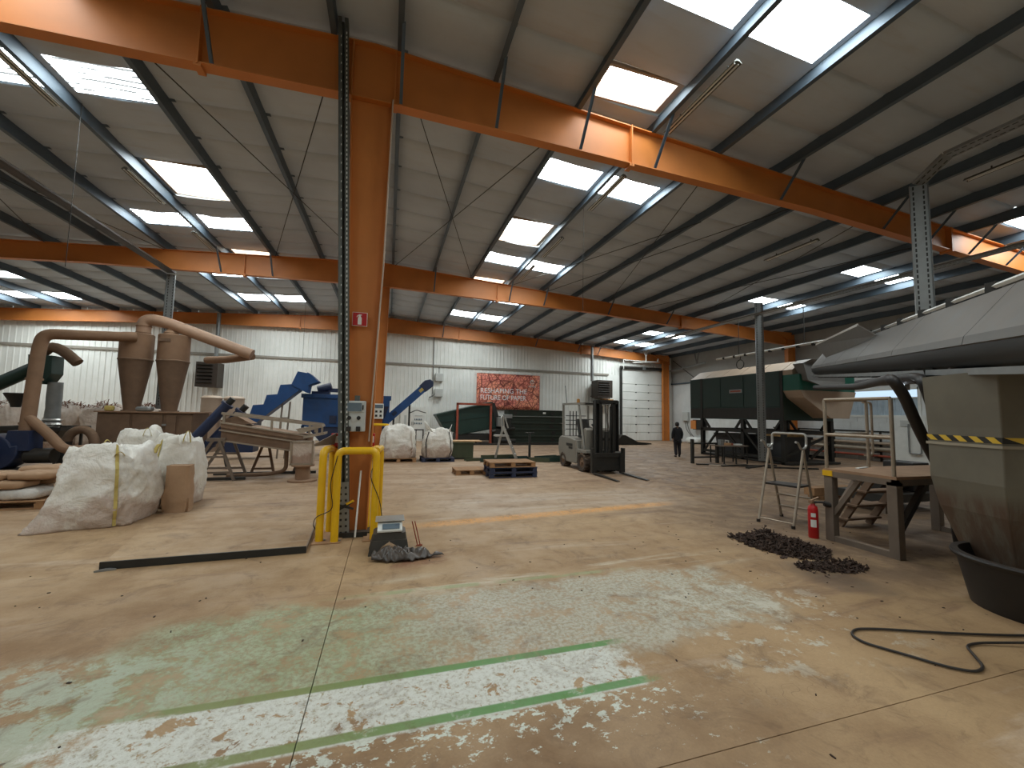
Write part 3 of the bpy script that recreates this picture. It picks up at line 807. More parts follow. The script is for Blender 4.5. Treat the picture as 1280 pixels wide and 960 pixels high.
MB().grid(pts, 28, 6, True).build('open_top', M['bag'], r, smooth=180, solid=.008)

# ------------------------------------------------------------ green screw conveyor and its hopper head
root = thing('screw_conveyor', 'dark green inclined screw conveyor with a brown spout, at the left edge', 'conveyor', (-11.6, 16, 0))
MB().cyl((-14.0, 16, .55), (-10.1, 16, 3.05), .19, 18).build('tube', M['green'], root, smooth=True)
MB().prism([(-10.34, 3.3), (-9.78, 3.3), (-9.76, 2.75), (-9.94, 2.42), (-10.3, 2.6)], 'y', 15.75, 16.25).build('discharge_head', M['green'], root, bev=.01)
MB().tube(rounded([(-10.2, 15.98, 3.35), (-9.95, 15.98, 3.62), (-9.62, 15.98, 3.45), (-9.28, 15.98, 3.12)], .2), .15, 14).build('spout', M['brown'], root, smooth=True)
MB().lathe([(.10, 1.72), (.13, 1.85), (.27, 2.12), (.25, 2.14), (.1, 1.86)], (-10.46, 15.7, 0), 18).build('funnel', M['dark'], root, smooth=True)
MB().cyl((-11.05, 15.7, 0), (-11.2, 15.9, 2.0), .05, 8).cyl((-12.3, 15.7, 0), (-12.3, 15.9, 1.5), .05, 8).build('support_leg', M['green'], root)
root = thing('feed_hopper', 'black feed hopper with a dusty grey sleeve, below the green screw conveyor', 'hopper', (-10.05, 16, 0))
m = MB()
a = [(-10.9, 15.4), (-9.2, 15.4), (-9.2, 16.7), (-10.9, 16.7)]; b = [(-10.5, 15.75), (-9.6, 15.75), (-9.6, 16.3), (-10.5, 16.3)]
m.add([(x, y, 1.16) for x, y in a] + [(x, y, 1.06) for x, y in a] + [(x, y, .72) for x, y in b], [(0, 1, 5, 4), (1, 2, 6, 5), (2, 3, 7, 6), (3, 0, 4, 7), (4, 5, 9, 8), (5, 6, 10, 9), (6, 7, 11, 10), (7, 4, 8, 11), (8, 9, 10, 11)])
m.build('hopper_pan', M['dark'], root, solid=.01)
MB().lathe([(.17, 1.2), (.18, 1.5), (.165, 1.7), (.18, 2.0), (.17, 2.5)], (-9.78, 16, 0), 16).build('sleeve', M['galv'], root, smooth=True)
MB().lathe([(.16, .95), (.21, 1.1), (.17, 1.15), (.22, 1.22), (.17, 1.28), (.21, 1.35), (.17, 1.4)], (-9.72, 15.9, 0), 16).build('flexible_collar', M['alu'], root, smooth=True)
for x in (-10.75, -9.35):
    for y in (15.55, 16.55): MB().bx(x - .03, x + .03, y - .03, y + .03, 0, 1.06).build('leg', M['dark'], root)
# ------------------------------------------------------------ blower with riser duct
root = thing('blower', 'dark blue centrifugal blower on the floor at the left edge', 'blower', (-9.6, 14.2, 0))
pv = []
for i in range(29):
    a = 2 * PI * i / 28; r_ = .46 + .12 * (i / 28)
    pv.append((-9.75 + r_ * math.cos(a + .3), .58 + r_ * math.sin(a + .3) * .93))
MB().prism(pv, 'y', 13.95, 14.5).build('volute', M['blue_dark'], root, bev=.03)
MB().prism([(-9.5, .6), (-8.98, .6), (-9.0, 1.12), (-9.42, 1.12)], 'y', 13.98, 14.47).build('outlet', M['blue_dark'], root)
MB().cyl((-9.75, 13.95, .58), (-9.75, 13.55, .58), .26, 20).build('inlet_ring', M['blue_dark'], root, smooth=True)
MB().cyl((-9.1, 14.2, .45), (-8.55, 14.2, .45), .2, 16).build('motor', M['dark'], root, smooth=True)
MB().bx(-10.35, -8.5, 13.85, 14.55, 0, .12).build('base_frame', M['dark'], root)
root = thing('riser_duct', 'dusty brown pipe rising from the blue blower and bending across to the cyclone', 'duct', (-9.2, 14.4, 0))
MB().tube(rounded([(-9.22, 14.25, 1.1), (-9.30, 14.5, 3.35), (-9.26, 14.55, 3.78), (-8.8, 14.75, 3.82), (-7.75, 15.72, 4.0)], .35, 6), .15, 16).build('pipe', M['tan'], root, smooth=True)
MB().tube(rounded([(-9.2, 14.25, 1.45), (-8.75, 14.2, 1.05), (-8.3, 14.1, .6), (-7.8, 14.1, .62)], .2, 5), .12, 14).build('branch_pipe', M['tan'], root, smooth=True)
for z in (1.3, 2.5): MB().lathe([(.155, z - .03), (.175, z - .03), (.175, z + .03), (.155, z + .03)], (-9.235 - (z - 1.1) * .03, 14.28 + (z - 1.1) * .1, 0), 16).build('joint_band', M['tan'], root, smooth=True)
root = thing('hose_elbow', 'short brown hose arching out of a black socket beside the brown bin', 'hose', (-8.5, 14.8, 0))
MB().tube(arc((-8.42, 14.9, .72), .32, PI, 0.0, 10, (1, 0, 0), (0, 0, 1.25)) + [Vector((-8.06, 14.9, .4))], .115, 12).build('hose', M['brown'], root, smooth=True)
MB().lathe([(.14, 0), (.16, .1), (.16, .5), (.12, .72), (.13, .78)], (-8.74, 14.9, 0), 14).build('socket', M['dark'], root, smooth=True)
# ------------------------------------------------------------ cyclones on the bin
def cyclone(label, x, top):
    root = thing('cyclone_separator', label, 'dust separator', (x, 16.1, 1.66), 'cyclone separators')
    MB().lathe([(.43, 3.30), (.43, top), (.40, top + .02), (0.02, top + .03)], (x, 16.1, 0), 28).build('barrel', M['tan'], root, smooth=True)
    MB().lathe([(.20, 1.66), (.21, 1.75), (.43, 3.29), (.445, 3.29), (.445, 3.33), (.43, 3.34)], (x, 16.1, 0), 28).build('cone', M['brown'], root, smooth=True)
    MB().lathe([(.26, 1.66), (.26, 1.70), (.2, 1.70)], (x, 16.1, 0), 20).build('outlet_flange', M['brown'], root, smooth=True)
    return root
c1 = cyclone('brown cyclone separator joined to the bent riser pipe', -7.88, 4.14)
c2 = cyclone('brown cyclone separator with a small capped vent on top', -6.87, 4.16)
MB().lathe([(.20, 4.15), (.20, 4.26), (.13, 4.34), (.13, 4.44), (.18, 4.46), (.02, 4.5)], (-6.98, 16.1, 0), 18).build('vent_cap', M['tan'], c2, smooth=True)
MB().bx(-7.12, -6.8, 15.66, 15.72, 3.92, 4.02).build('name_plate', M['brown'], c2)
root = thing('extract_duct', 'thick tan duct leaving the first cyclone and sloping down to a blunt end', 'duct', (-6.0, 16.1, 3.6))
MB().tube(rounded([(-7.74, 16.1, 4.12), (-7.74, 16.1, 4.68), (-7.2, 16.1, 4.62), (-4.6, 16.1, 3.68)], .32, 6), .19, 18).build('duct_run', paint('tan_duct_paint', srgb(166, 134, 110), .6, 0, .08, .15, 3), root, smooth=True)
MB().tube([(-4.62, 16.2, 3.64), (-5.6, 16.9, 3.55), (-6.5, 17.7, 3.58)], .13, 14).build('return_pipe', M['tan'], root, smooth=True)
for p in [(-7.74, 16.1, 4.2), (-7.74, 16.1, 4.42)]: MB().lathe([(.19, -.015), (.205, -.015), (.205, .015), (.19, .015)], p, 18).build('seam_band', M['tan'], root, smooth=True)
# bin under the cyclones
root = thing('dust_bin', 'long brown panelled bin under the two cyclones', 'bin', (-7.2, 16.1, 0))
MB().bx(-8.44, -5.98, 15.54, 16.75, .30, 1.62).build('body', M['brown'], root)
for x0, x1 in [(-8.44, -7.6), (-7.56, -6.76), (-6.70, -6.40), (-6.36, -5.98)]:
    MB().bx(x0 + .015, x1 - .015, 15.50, 15.545, .36, 1.58).build('panel', M['brown'], root, bev=.008)
MB().bx(-8.5, -5.92, 15.46, 16.8, 1.62, 1.66).build('lid_rim', M['tan'], root)
for x in (-8.3, -7.2, -6.15): MB().bx(x - .05, x + .05, 15.6, 16.7, 0, .30).build('foot', M['dark'], root)
for z in (.75, 1.25): MB().bx(-6.77, -6.66, 15.47, 15.51, z - .03, z + .03).build('latch', M['galv'], root)
root = thing('yellow_rag', 'small yellow tied scrap on top of the brown bin at the cyclone foot', 'rag', (-8.25, 15.7, 1.66))
pillow(.22, .16, .16, 4).xf(Matrix.Translation((-8.25, 15.72, 1.66))).build('rag', M['strap'], root, smooth=180)
root = thing('plastic_sheet', 'crumpled clear plastic sheet on the brown bin between the cyclones', 'sheet', (-7.4, 15.7, 1.66))
pillow(.42, .3, .16, 9).xf(Matrix.Translation((-7.36, 15.75, 1.66))).build('film', M['galv'], root, smooth=180)
# tanks
for x, lb in ((-7.15, 'tall tan tank behind the brown bin, beside the wall heater'), (-6.32, 'tall tan tank with a domed lid, nearer the blue conveyor')):
    root = thing('dust_tank', lb, 'tank', (x, 20.2, 0), 'tan tanks')
    MB().lathe([(.37, 0), (.37, 2.2), (.39, 2.2), (.39, 2.24), (.3, 2.32), (.02, 2.34)], (x, 20.2, 0), 26).build('shell', M['beige'], root, smooth=True)
    MB().lathe([(.375, 1.5), (.385, 1.5), (.385, 1.54), (.375, 1.54)], (x, 20.2, 0), 26).build('hoop', M['tan'], root, smooth=True)
# ------------------------------------------------------------ cable tray runs
def tray(name, label, pts, w, root_loc, group='perforated cable trays', mats=None):
    root = thing(name, label, 'cable tray', root_loc, group)
    for si, (p, q, wd) in enumerate(pts):
        p, q, wd = Vector(p), Vector(q), Vector(wd).normalized()
        d = (q - p); L = d.length; d.normalize(); nn = d.cross(wd)
        m = MB()
        m.bar(p, q, w, .004, nn)
        for sg in (-1, 1):
            m.bar(p + wd * sg * w / 2 + nn * .025, q + wd * sg * w / 2 + nn * .025, .004, .05, nn)
        sec_ = m.build('tray_section', mats[si] if mats else M['galv'], root)
        k = int(L / .1); h = MB()
        for i in range(k):
            c = p + d * (.05 + i * .1)
            for sg in (-.28, .28):
                cc = c + wd * sg * w
                h.bar(cc - d * .032 - nn * .0, cc + d * .032, .024, .010, nn)
        o = h.build('slots', M['dark'], root); o['kind'] = 'stuff'; o.parent = sec_
    return root
tray('cable_tray', 'galvanised perforated cable tray dropping from the roof behind the left cyclones', [((-7.46, 16.9, 6.45), (-7.46, 16.9, 1.75), (1, 0, 0)), ((-7.46, 16.9, 6.5), (-7.46, 3.0, 6.5), (1, 0, 0))], .26, (-7.46, 16.9, 6.45), mats=[M['galv'], M['heater']])
tray('cable_tray', 'galvanised perforated cable tray bending down onto the grey conveyor', [((9.4, 4.9, 6.25), (9.4, 4.9, 3.58), (1, -1, 0)), ((9.4, 4.9, 6.25), (9.4, 4.45, 6.55), (1, 0, 0)), ((9.4, 4.45, 6.55), (9.4, -4.0, 6.55), (1, 0, 0))], .26, (9.4, 4.9, 3.6))
tray('cable_tray', 'grey cable tray standing straight in front of the dark green drum machine', [((14.5, 12.98, 6.6), (14.5, 12.98, .12), (1, -.6, 0))], .30, (14.5, 12.98, .12))
tray('cable_tray', 'long galvanised cable tray under the roof above the dark green drum machine', [((14.35, 20.0, 6.05), (14.35, 2.0, 6.05), (1, 0, 0))], .3, (14.35, 11, 6.05))
# ------------------------------------------------------------ wall heaters
def heater(label, x0, x1, z0, z1, y, fx, fz):
    root = thing('air_heater', label, 'heater', ((x0 + x1) / 2, y, z0), 'wall air heaters')
    MB().bx(x0, x1, y - .35, y + .55, z0, z1).build('casing', M['heater'], root, bev=.01)
    n = 6
    for i in range(n):
        z = z0 + .22 + (z1 - z0 - .4) * i / (n - 1)
        MB().bar((x0 + .08, y - .40, z), (x0 + (x1 - x0) * .78, y - .40, z), .12, .015, (0, .5, 1)).build('louvre', M['dark'], root)
    MB().tube([(fx, y + .1, z1 - .05), (fx, y + .1, fz)], .10, 12).build('flue_pipe', M['galv'], root, smooth=True)
    MB().bx(x0 + .1, x1 - .1, y + .55, 26.965, z0 + .1, z0 + .16).bx(x0 + .1, x1 - .1, y + .55, 26.965, z1 - .3, z1 - .24).build('wall_bracket', M['dark'], root)
    return root
heater('brown wall air heater with louvres, left of the blue conveyor', -10.0, -8.98, 2.95, 4.30, 26.2, -9.25, 7.1)
heater('brown wall air heater with louvres, above the fork truck', 14.05, 15.25, 3.08, 4.32, 26.1, 13.85, 6.8)
# ------------------------------------------------------------ twin blue augers
for (p, q, lb) in [((-5.75, 14.0, .35), (-4.55, 14.0, 1.92), 'blue screw tube leaning by the sieve, the longer of the pair'), ((-5.30, 14.2, .35), (-4.25, 14.2, 1.72), 'blue screw tube leaning by the sieve, the shorter of the pair')]:
    root = thing('blue_screw_tube', lb, 'conveyor', (p[0], p[1], 0), 'blue screw tubes')
    p, q = Vector(p), Vector(q); d = (q - p).normalized()
    MB().cyl(p, q, .135, 16).build('tube', M['blue_dark'], root, smooth=True)
    for a_, b_, r_ in ((q - d * .04, q + d * .03, .17), (p + d * .5, p + d * .54, .16)): MB().cyl(a_, b_, r_, 16).build('flange', M['blue_dark'], root, smooth=True)
    MB().cyl(q + d * .03, q + d * .22, .09, 12).build('end_motor', M['dark'], root, smooth=True)
    MB().bar(p + d * .9, Vector((p.x + .75, p.y + .1, 0)), .06, .06).bar(p - d * .1, Vector((p.x - .1, p.y, 0)), .2, .2).build('support', M['dark'], root)
# ------------------------------------------------------------ sieve machine
root = thing('vibrating_sieve', 'dusty sloping sieve trough on trestle legs with a top rail', 'sieve', (-3.1, 12.5, 0))
ya, yb = 12.0, 12.95
m = MB()
for (zt, zb, yo) in ((0, .14, 0), (.14, .2, .03), (.2, .46, .06)):
    m.prism([(-4.02, 1.46 - zt), (-2.02, 1.12 - zt), (-2.02, 1.12 - zb), (-4.02, 1.46 - zb)], 'y', ya + yo, yb - yo)
m.build('trough', M['sieve'], root, bev=.008)
for z in (0.0, .19, .44):
    MB().bar((-4.04, ya - .012, 1.45 - z), (-2.0, ya - .012, 1.11 - z), .03, .035).build('trough_rib', M['tube_dusty'], root)
rp = [(-4.02, 1.66), (-2.9, 1.53), (-1.78, 1.40)]
for y in (ya + .02, yb - .02):
    MB().bar((-4.02, y, 1.68), (-1.76, y, 1.40), .045, .06).build('top_rail', M['tube_dusty'], root)
    for x in (-3.96, -2.88, -1.98, -1.80):
        zr = 1.68 - (x + 4.02) * .124
        MB().bar((x, y, zr), (x, y, zr - .26), .04, .05, (1, 0, 0)).build('rail_post', M['tube_dusty'], root)
MB().prism([(-4.1, 1.5), (-3.75, 1.62), (-3.4, 1.42), (-4.0, 1.3)], 'y', ya + .2, yb - .2).build('inlet_box', M['sieve'], root)
MB().prism([(-2.3, 1.30), (-1.68, 1.42), (-1.66, 1.36), (-2.2, 1.18)], 'y', ya - .05, ya + .5).prism([(-2.1, 1.12), (-1.6, 1.22), (-1.6, 1.16), (-2.1, 1.05)], 'y', ya - .1, ya + .5).build('outlet_lip', M['tube_dusty'], root)
def trestle(apx, apz, fx0, fx1, y, mat, name='trestle'):
    m = MB().bar((apx - .06, y, apz), (fx0, y + .05, 0), .06, .06, (0, 1, 0)).bar((apx + .06, y, apz), (fx1, y - .05, 0), .06, .06, (0, 1, 0))
    t = .42; m.bar((apx + (fx0 - apx) * t, y, apz * (1 - t)), (apx + (fx1 - apx) * t, y, apz * (1 - t)), .05, .05, (0, 1, 0))
    t = .8; m.bar((apx + (fx0 - apx) * t, y, apz * (1 - t)), (apx + (fx1 - apx) * t, y, apz * (1 - t)), .05, .05, (0, 1, 0))
    m.bar((apx - .2, y, apz), (apx + .2, y, apz), .08, .07, (0, 1, 0))
    m.build(name, mat, root)
trestle(-4.08, 1.02, -4.72, -3.62, 11.98, M['steel_dusty']); trestle(-4.08, 1.02, -4.72, -3.62, 12.9, M['steel_dusty'])
trestle(-3.2, .86, -3.55, -2.95, 12.9, M['brown']); trestle(-2.25, .68, -2.5, -2.05, 12.9, M['steel_dusty'])
MB().tube(rounded([(-2.55, 12.3, .76), (-2.55, 12.3, .18), (-2.95, 12.3, .10), (-3.9, 12.3, .08)], .15), .05, 10).build('drain_pipe', M['brown'], root, smooth=True)
MB().bar((-4.4, 12.9, .05), (-1.9, 12.9, .05), .07, .07).bar((-4.4, 12.0, .05), (-3.4, 12.0, .05), .07, .07).build('floor_bar', M['dark'], root)
root = thing('outlet_box', 'pale dusty square box at the sieve outlet, standing on the tan drum', 'box', (-2.02, 11.7, .42))
MB().bx(-2.28, -1.80, 11.5, 11.9, .421, 1.0).build('panel_box', M['bag_dirty'], root, bev=.03)
for x in (-2.29, -1.79): MB().bx(x - .02, x + .02, 11.46, 11.5, .42, 1.02).build('frame_post', M['tube_dusty'], root)
for z in (.44, 1.0): MB().bx(-2.29, -1.79, 11.46, 11.5, z - .02, z + .02).build('frame_rail', M['tube_dusty'], root)
root = thing('cable_drum', 'small tan drum standing under the square sieve outlet box', 'drum', (-1.9, 11.4, 0))
MB().lathe([(.01, 0), (.34, 0), (.34, .04), (.17, .05), (.17, .37), (.27, .38), (.27, .42), (.01, .42)], (-2.02, 11.62, 0), 24).build('drum_body', M['tan'], root, smooth=True)
# ------------------------------------------------------------ blue conveyors, mixer
root = thing('stepped_conveyor', 'blue inclined conveyor with stepped hoods beside the blue mixer', 'conveyor', (-4, 17.2, 0))
d = Vector((1.9, 0, 1.72)).normalized(); n_ = Vector((-d.z, 0, d.x)); p0 = Vector((-5.1, 17.2, 1.05)); L = 3.05
m = MB().bar(p0, p0 + d * L, .62, .34, n_); m.build('conveyor_frame', M['blue'], root, bev=.01)
for i, s in enumerate((.55, 1.12, 1.70)):
    a = p0 + d * s + n_ * .17
    m = MB()
    q = [a, a + d * .62, a + Vector((.42, 0, .42)) + d * .12, a + Vector((.03, 0, .30))]
    m.prism([(v.x, v.z) for v in (a, a + d * .66, Vector((a.x + .46, 0, a.z + .44)), Vector((a.x + .10, 0, a.z + .40)))], 'y', 16.92, 17.48)
    m.build('stepped_hood', M['blue'], root, bev=.008)
a = p0 + d * 2.3 + n_ * .17
MB().prism([(a.x + .02, a.z), (a.x + .22, a.z + .52), (a.x + .62, a.z + .46), (a.x + .95, a.z + .16), (a.x + .62, a.z + .02), (a.x + .58, a.z - .28)], 'y', 16.85, 17.55).build('head_hood', M['blue'], root, bev=.01)
MB().bar(p0 + d * 2.45 - n_ * .06 + Vector((0, -.315, 0)), p0 + d * 2.75 - n_ * .06 + Vector((0, -.315, 0)), .01, .12, n_).build('warning_plate', M['strap'], root)
for x in (-3.85, -3.6):
    MB().bar((x, 17.0, 0), (x + .08, 17.05, 2.1), .05, .05).build('stand_leg', M['steel_dusty'], root)
for z in (.5, 1.0, 1.5): MB().bar((-3.85 + z * .04, 17.0, z), (-3.6 + z * .04, 17.0, z), .04, .04).build('stand_rung', M['steel_dusty'], root)
MB().prism([(-5.5, .25), (-4.6, .25), (-4.55, 1.35), (-5.45, 1.2)], 'y', 16.85, 17.55).build('boot', M['blue_dark'], root)
root = thing('blue_mixer', 'big square blue mixer box with a motor on its lid, behind the near column', 'mixer', (-1.6, 18, 0))
MB().bx(-3.18, .05, 17.55, 18.9, 1.15, 2.28).build('body', M['blue'], root, bev=.01)
MB().bx(-3.24, .10, 17.48, 18.95, 2.28, 2.44).build('rim', M['blue'], root, bev=.01)
MB().prism([(-3.0, 1.15), (-.1, 1.15), (-.6, .55), (-2.5, .55)], 'y', 17.6, 18.8).build('hopper_bottom', M['blue_dark'], root)
for x in (-3.15, -.02):
    for y in (17.6, 18.8): MB().bx(x - .05, x + .05, y - .05, y + .05, 0, 1.2).build('leg', M['blue_dark'], root)
MB().bx(-.75, -.5, 17.5, 17.56, 1.75, 2.05).bx(-2.2, -1.95, 17.5, 17.56, 1.3, 1.6).build('inspection_plate', M['blue_dark'], root)
mo = MB().cyl((-2.75, 18.1, 2.62), (-2.25, 18.1, 2.78), .17, 16).bx(-2.95, -2.3, 17.9, 18.3, 2.44, 2.56).bx(-2.35, -2.0, 18.0, 18.2, 2.55, 2.7)
mo.build('lid_motor', M['blue_dark'], root)
root = thing('blue_funnel', 'small blue funnel box just beyond the second column', 'funnel', (.0, 17.4, 0))
MB().bx(-.42, .02, 17.1, 17.45, 2.0, 2.42).build('box', M['blue'], root, bev=.008)
m = MB().add([(-.42, 17.1, 2.0), (.02, 17.1, 2.0), (.02, 17.45, 2.0), (-.42, 17.45, 2.0), (-.30, 17.2, 1.55), (-.12, 17.2, 1.55), (-.12, 17.35, 1.55), (-.30, 17.35, 1.55)], [(0, 1, 5, 4), (1, 2, 6, 5), (2, 3, 7, 6), (3, 0, 4, 7), (4, 5, 6, 7)]).build('cone', M['blue_dark'], root)
MB().bx(-.26, -.16, 17.22, 17.33, 0, 1.56).build('post', M['blue_dark'], root)
root = thing('blue_conveyor', 'straight blue inclined conveyor with a rounded head, right of the columns', 'conveyor', (.6, 18.7, 0))
p0 = Vector((-.9, 18.7, .62)); q0 = Vector((1.62, 18.7, 3.02)); d = (q0 - p0).normalized(); n_ = Vector((-d.z, 0, d.x))
MB().bar(p0, q0, .55, .33, n_).build('conveyor_frame', M['blue'], root, bev=.01)
hp = [(q0 - d * .25 + n_ * .2), (q0 + d * .05 + n_ * .22), (q0 + d * .26 + n_ * .10), (q0 + d * .30 - n_ * .08), (q0 + d * .16 - n_ * .22), (q0 - d * .25 - n_ * .19)]
MB().prism([(v.x, v.z) for v in hp], 'y', 18.38, 19.02).build('head', M['blue_dark'], root, bev=.02)
a = q0 - d * .45; MB().bar(a + Vector((0, -.28, 0)), a + d * .24 + Vector((0, -.28, 0)), .01, .14, n_).build('warning_plate', M['strap'], root)
b_ = p0 + d * 1.5; MB().bar(b_ + Vector((0, -.28, 0)), b_ + d * .22 + Vector((0, -.28, 0)), .012, .16, n_).build('side_cover', M['blue_dark'], root)
MB().bx(.86, .94, 18.6, 18.7, 0, 2.3).bx(.20, .28, 18.6, 18.7, 0, 1.55).build('stand_leg', M['dark'], root)
MB().bx(.9, 1.55, 18.6, 18.66, 1.0, 1.05).bx(1.5, 1.55, 18.6, 18.66, 0, 1.05).bx(1.2, 1.24, 18.6, 18.66, 0, 1.05).build('stand_frame', M['dark'], root)
MB().tube(rounded([(.9, 18.64, 1.75), (1.2, 18.6, 1.9), (1.45, 18.6, 1.82), (1.62, 18.6, 1.78)], .1), .02, 6).build('cable', M['dark'], root)
# ------------------------------------------------------------ on the end wall
root = thing('electrical_cabinet', 'white electrical cabinet against the end wall behind the blue conveyor', 'cabinet', (1.5, 26.7, 0))
MB().bx(.75, 2.25, 26.45, 26.9, 0, 2.15).build('body', M['white'], root, bev=.01)
for x0, x1 in ((.8, 1.48), (1.52, 2.2)):
    dd = MB().bx(x0, x1, 26.43, 26.46, .1, 2.1).build('door', M['white'], root, bev=.006)
    MB().bx(1.44 if x0 < 1 else 1.54, 1.46 if x0 < 1 else 1.56, 26.40, 26.43, 1.0, 1.2).build('handle', M['dark'], dd)
MB().bx(.98, 1.12, 26.41, 26.43, .75, 1.6).bx(1.62, 2.08, 26.41, 26.43, 1.55, 1.62).build('vent_plate', M['grey_box'], root)
for i in range(5):
    for z in (1.05, 1.3): MB().bx(1.60 + i * .1, 1.66 + i * .1, 26.41, 26.43, z, z + .1).build('switch', M['lcd'], root)
for z0, z1, lb in ((3.85, 4.35, 'upper grey wall junction box beside the blue conveyor head'), (2.82, 3.34, 'lower grey wall junction box beside the blue conveyor head')):
    root = thing('junction_box', lb, 'electrical box', (3.1, 26.8, z0), 'grey wall junction boxes')
    MB().bx(2.85, 3.35, 26.72, 26.95, z0, z1).build('body', M['grey_box'], root, bev=.01)
    MB().bx(2.88, 3.32, 26.70, 26.72, z0 + .03, z1 - .03).build('cover', M['grey_box'], root)
root = thing('conduit_pipe', 'thin vertical grey conduit on the end wall above the junction boxes', 'conduit', (2.75, 26.9, 3))
MB().cyl((2.72, 26.9, 6.9), (2.72, 26.9, 3.0), .03, 8).tube([(3.1, 26.9, 4.8), (3.1, 26.9, 4.35)], .02, 6).build('pipe', M['galv'], root)
MB().tube([(2.5, 26.85, 2.75), (2.75, 26.85, 2.9), (2.86, 26.85, 3.0)], .04, 8).build('clip', M['galv'], root)
# banner
def banner_mat():
    t = NT('printed_leaf_vein_banner')
    p = t.coord(); n1 = t.noise(1.3, 5, .6, p); 
    v = t.n('ShaderNodeTexVoronoi', feature='DISTANCE_TO_EDGE'); v.inputs['Scale'].default_value = 4.6
    mp = t.n('ShaderNodeMapping'); mp.inputs['Rotation'].default_value = (0, .7, 0); t.lk(p, mp.inputs['Vector']); t.lk(mp.outputs[0], v.inputs['Vector'])
    v2 = t.n('ShaderNodeTexVoronoi', feature='DISTANCE_TO_EDGE'); v2.inputs['Scale'].default_value = 1.25; t.lk(mp.outputs[0], v2.inputs['Vector'])
    c = t.mix(t.ramp(n1, .35, .65), srgb(246, 164, 128), srgb(230, 136, 120))
    c = t.mix(t.ramp(v.outputs[0], .13, .01, 0, .8), c, srgb(130, 48, 44))
    c = t.mix(t.ramp(v2.outputs[0], .05, .01, 0, .85), c, srgb(96, 30, 30))
    x, y, z = t.sep(p)
    # the big side veins
    for k, off, w in ((.86, .15, .035), (.86, 1.35, .045), (.86, 2.5, .04)):
        f = t.math('ABSOLUTE', t.math('SUBTRACT', t.math('SUBTRACT', z, t.math('MULTIPLY', x, k)), -off + .35))
        c = t.mix(t.ramp(f, w, 0.0, 0, .8), c, srgb(84, 26, 26))
    f = t.math('ABSOLUTE', t.math('SUBTRACT', t.math('ADD', z, t.math('MULTIPLY', x, .5)), .18))
    c = t.mix(t.ramp(f, .16, .05, 0, .9), c, srgb(52, 24, 28))
    t.color(c); t.rough(.55); return t.m
root = thing('wall_banner', 'red leaf-vein banner with white lettering hung on the end wall', 'banner', (5.62, 26.86, 2.15))
BX0, BX1, BZ0, BZ1 = 5.62, 10.12, 2.1, 4.52
gp = []
for i in range(9):
    for j in range(17):
        u, v = j / 16, i / 8
        gp.append((BX0 + (BX1 - BX0) * u, 26.86 + .015 * math.sin(u * 14) * (1 - v), BZ0 + (BZ1 - BZ0) * v))
MB().grid(gp, 17, 9).build('cloth', banner_mat(), root, smooth=180, solid=.01)
MB().cyl((BX0 - .18, 26.85, BZ1 + .02), (BX1 + .2, 26.85, BZ1 + .02), .02, 8).build('hanging_rod', M['white'], root)
def lettering(txt, loc, size, mat, parent, name='lettering', ext=.004, rot=(PI / 2, 0, 0), align='LEFT'):
    cu = bpy.data.curves.new(name, 'FONT'); cu.body = txt; cu.size = size; cu.extrude = ext; cu.align_x = align; cu.materials.append(mat)
    tmp = bpy.data.objects.new(name + '_outline', cu); COL.objects.link(tmp)
    bpy.context.view_layer.update()
    me = bpy.data.meshes.new_from_object(tmp.evaluated_get(bpy.context.evaluated_depsgraph_get()))
    bpy.data.objects.remove(tmp)
    o = bpy.data.objects.new(name, me); COL.objects.link(o)
    off = Vector((0, 0, 0)); p = parent
    while p is not None: off += p.location; p = p.parent
    o.parent = parent; o.location = Vector(loc) - off; o.rotation_euler = rot; return o
lettering('RESHAPING THE', (BX0 + .24, 26.82, BZ0 + 1.10), .46, M['letter'], root).scale = (.98, 1, 1)
lettering('FUTURE OF PAPER', (BX0 + .24, 26.82, BZ0 + .64), .46, M['letter'], root).scale = (.86, 1, 1)
m = MB(); m.tube(arc((9.55, 26.82, 4.05), .13, 0, 2 * PI * .97, 20, (1, 0, 0), (0, 0, 1)), .02, 6); m.cyl((9.55, 26.84, 4.08), (9.55, 26.81, 4.08), .04, 10); m.build('emblem', M['white'], root)
lettering('releaf', (9.55, 26.82, 3.68), .24, M['white'], root, align='CENTER')
# ------------------------------------------------------------ far middle: green machine parts
root = thing('green_hopper', 'dark green open hopper lying tilted behind the rust red frame', 'hopper', (4.6, 24.5, 0))
o_ = [(2.72, 1.60), (6.0, 2.42), (6.45, .95), (4.1, .52), (3.1, .95)]
MB().prism(o_, 'y', 24.0, 25.6).build('shell', M['green'], root, bev=.02)
MB().prism([(2.7, 1.58), (6.02, 2.42), (6.02, 2.52), (2.68, 1.70)], 'y', 23.94, 25.66).build('rim', M['green'], root)
MB().bar((3.0, 23.97, 1.25), (6.2, 23.97, 1.72), .03, .05).bar((4.2, 23.97, .62), (6.35, 23.97, 1.05), .03, .05).build('side_rib', M['green'], root)
MB().prism([(5.9, 2.45), (6.15, 2.45), (6.75, .5), (6.4, .5)], 'y', 23.9, 25.7).build('end_flange', M['dark'], root)
MB().bx(3.9, 6.6, 24.05, 25.5, .2, .55).build('base', M['dark'], root)
for x in (4.0, 5.2, 6.4): MB().bx(x - .08, x + .08, 24.0, 25.5, 0, .25).build('foot', M['dark'], root)
root = thing('portal_stand', 'rust red portal stand in front of the tilted green hopper', 'frame', (4.85, 23.7, 0))
for x in (3.86, 5.86): MB().bx(x - .06, x + .06, 23.64, 23.76, 0, 2.36).build('post', M['red_rust'], root)
MB().bx(3.8, 5.92, 23.64, 23.76, 2.28, 2.40).build('top_bar', M['red_rust'], root)
for x in (3.86, 5.86): MB().bx(x - .05, x + .05, 23.3, 24.0, 0, .07).build('foot', M['red_rust'], root)
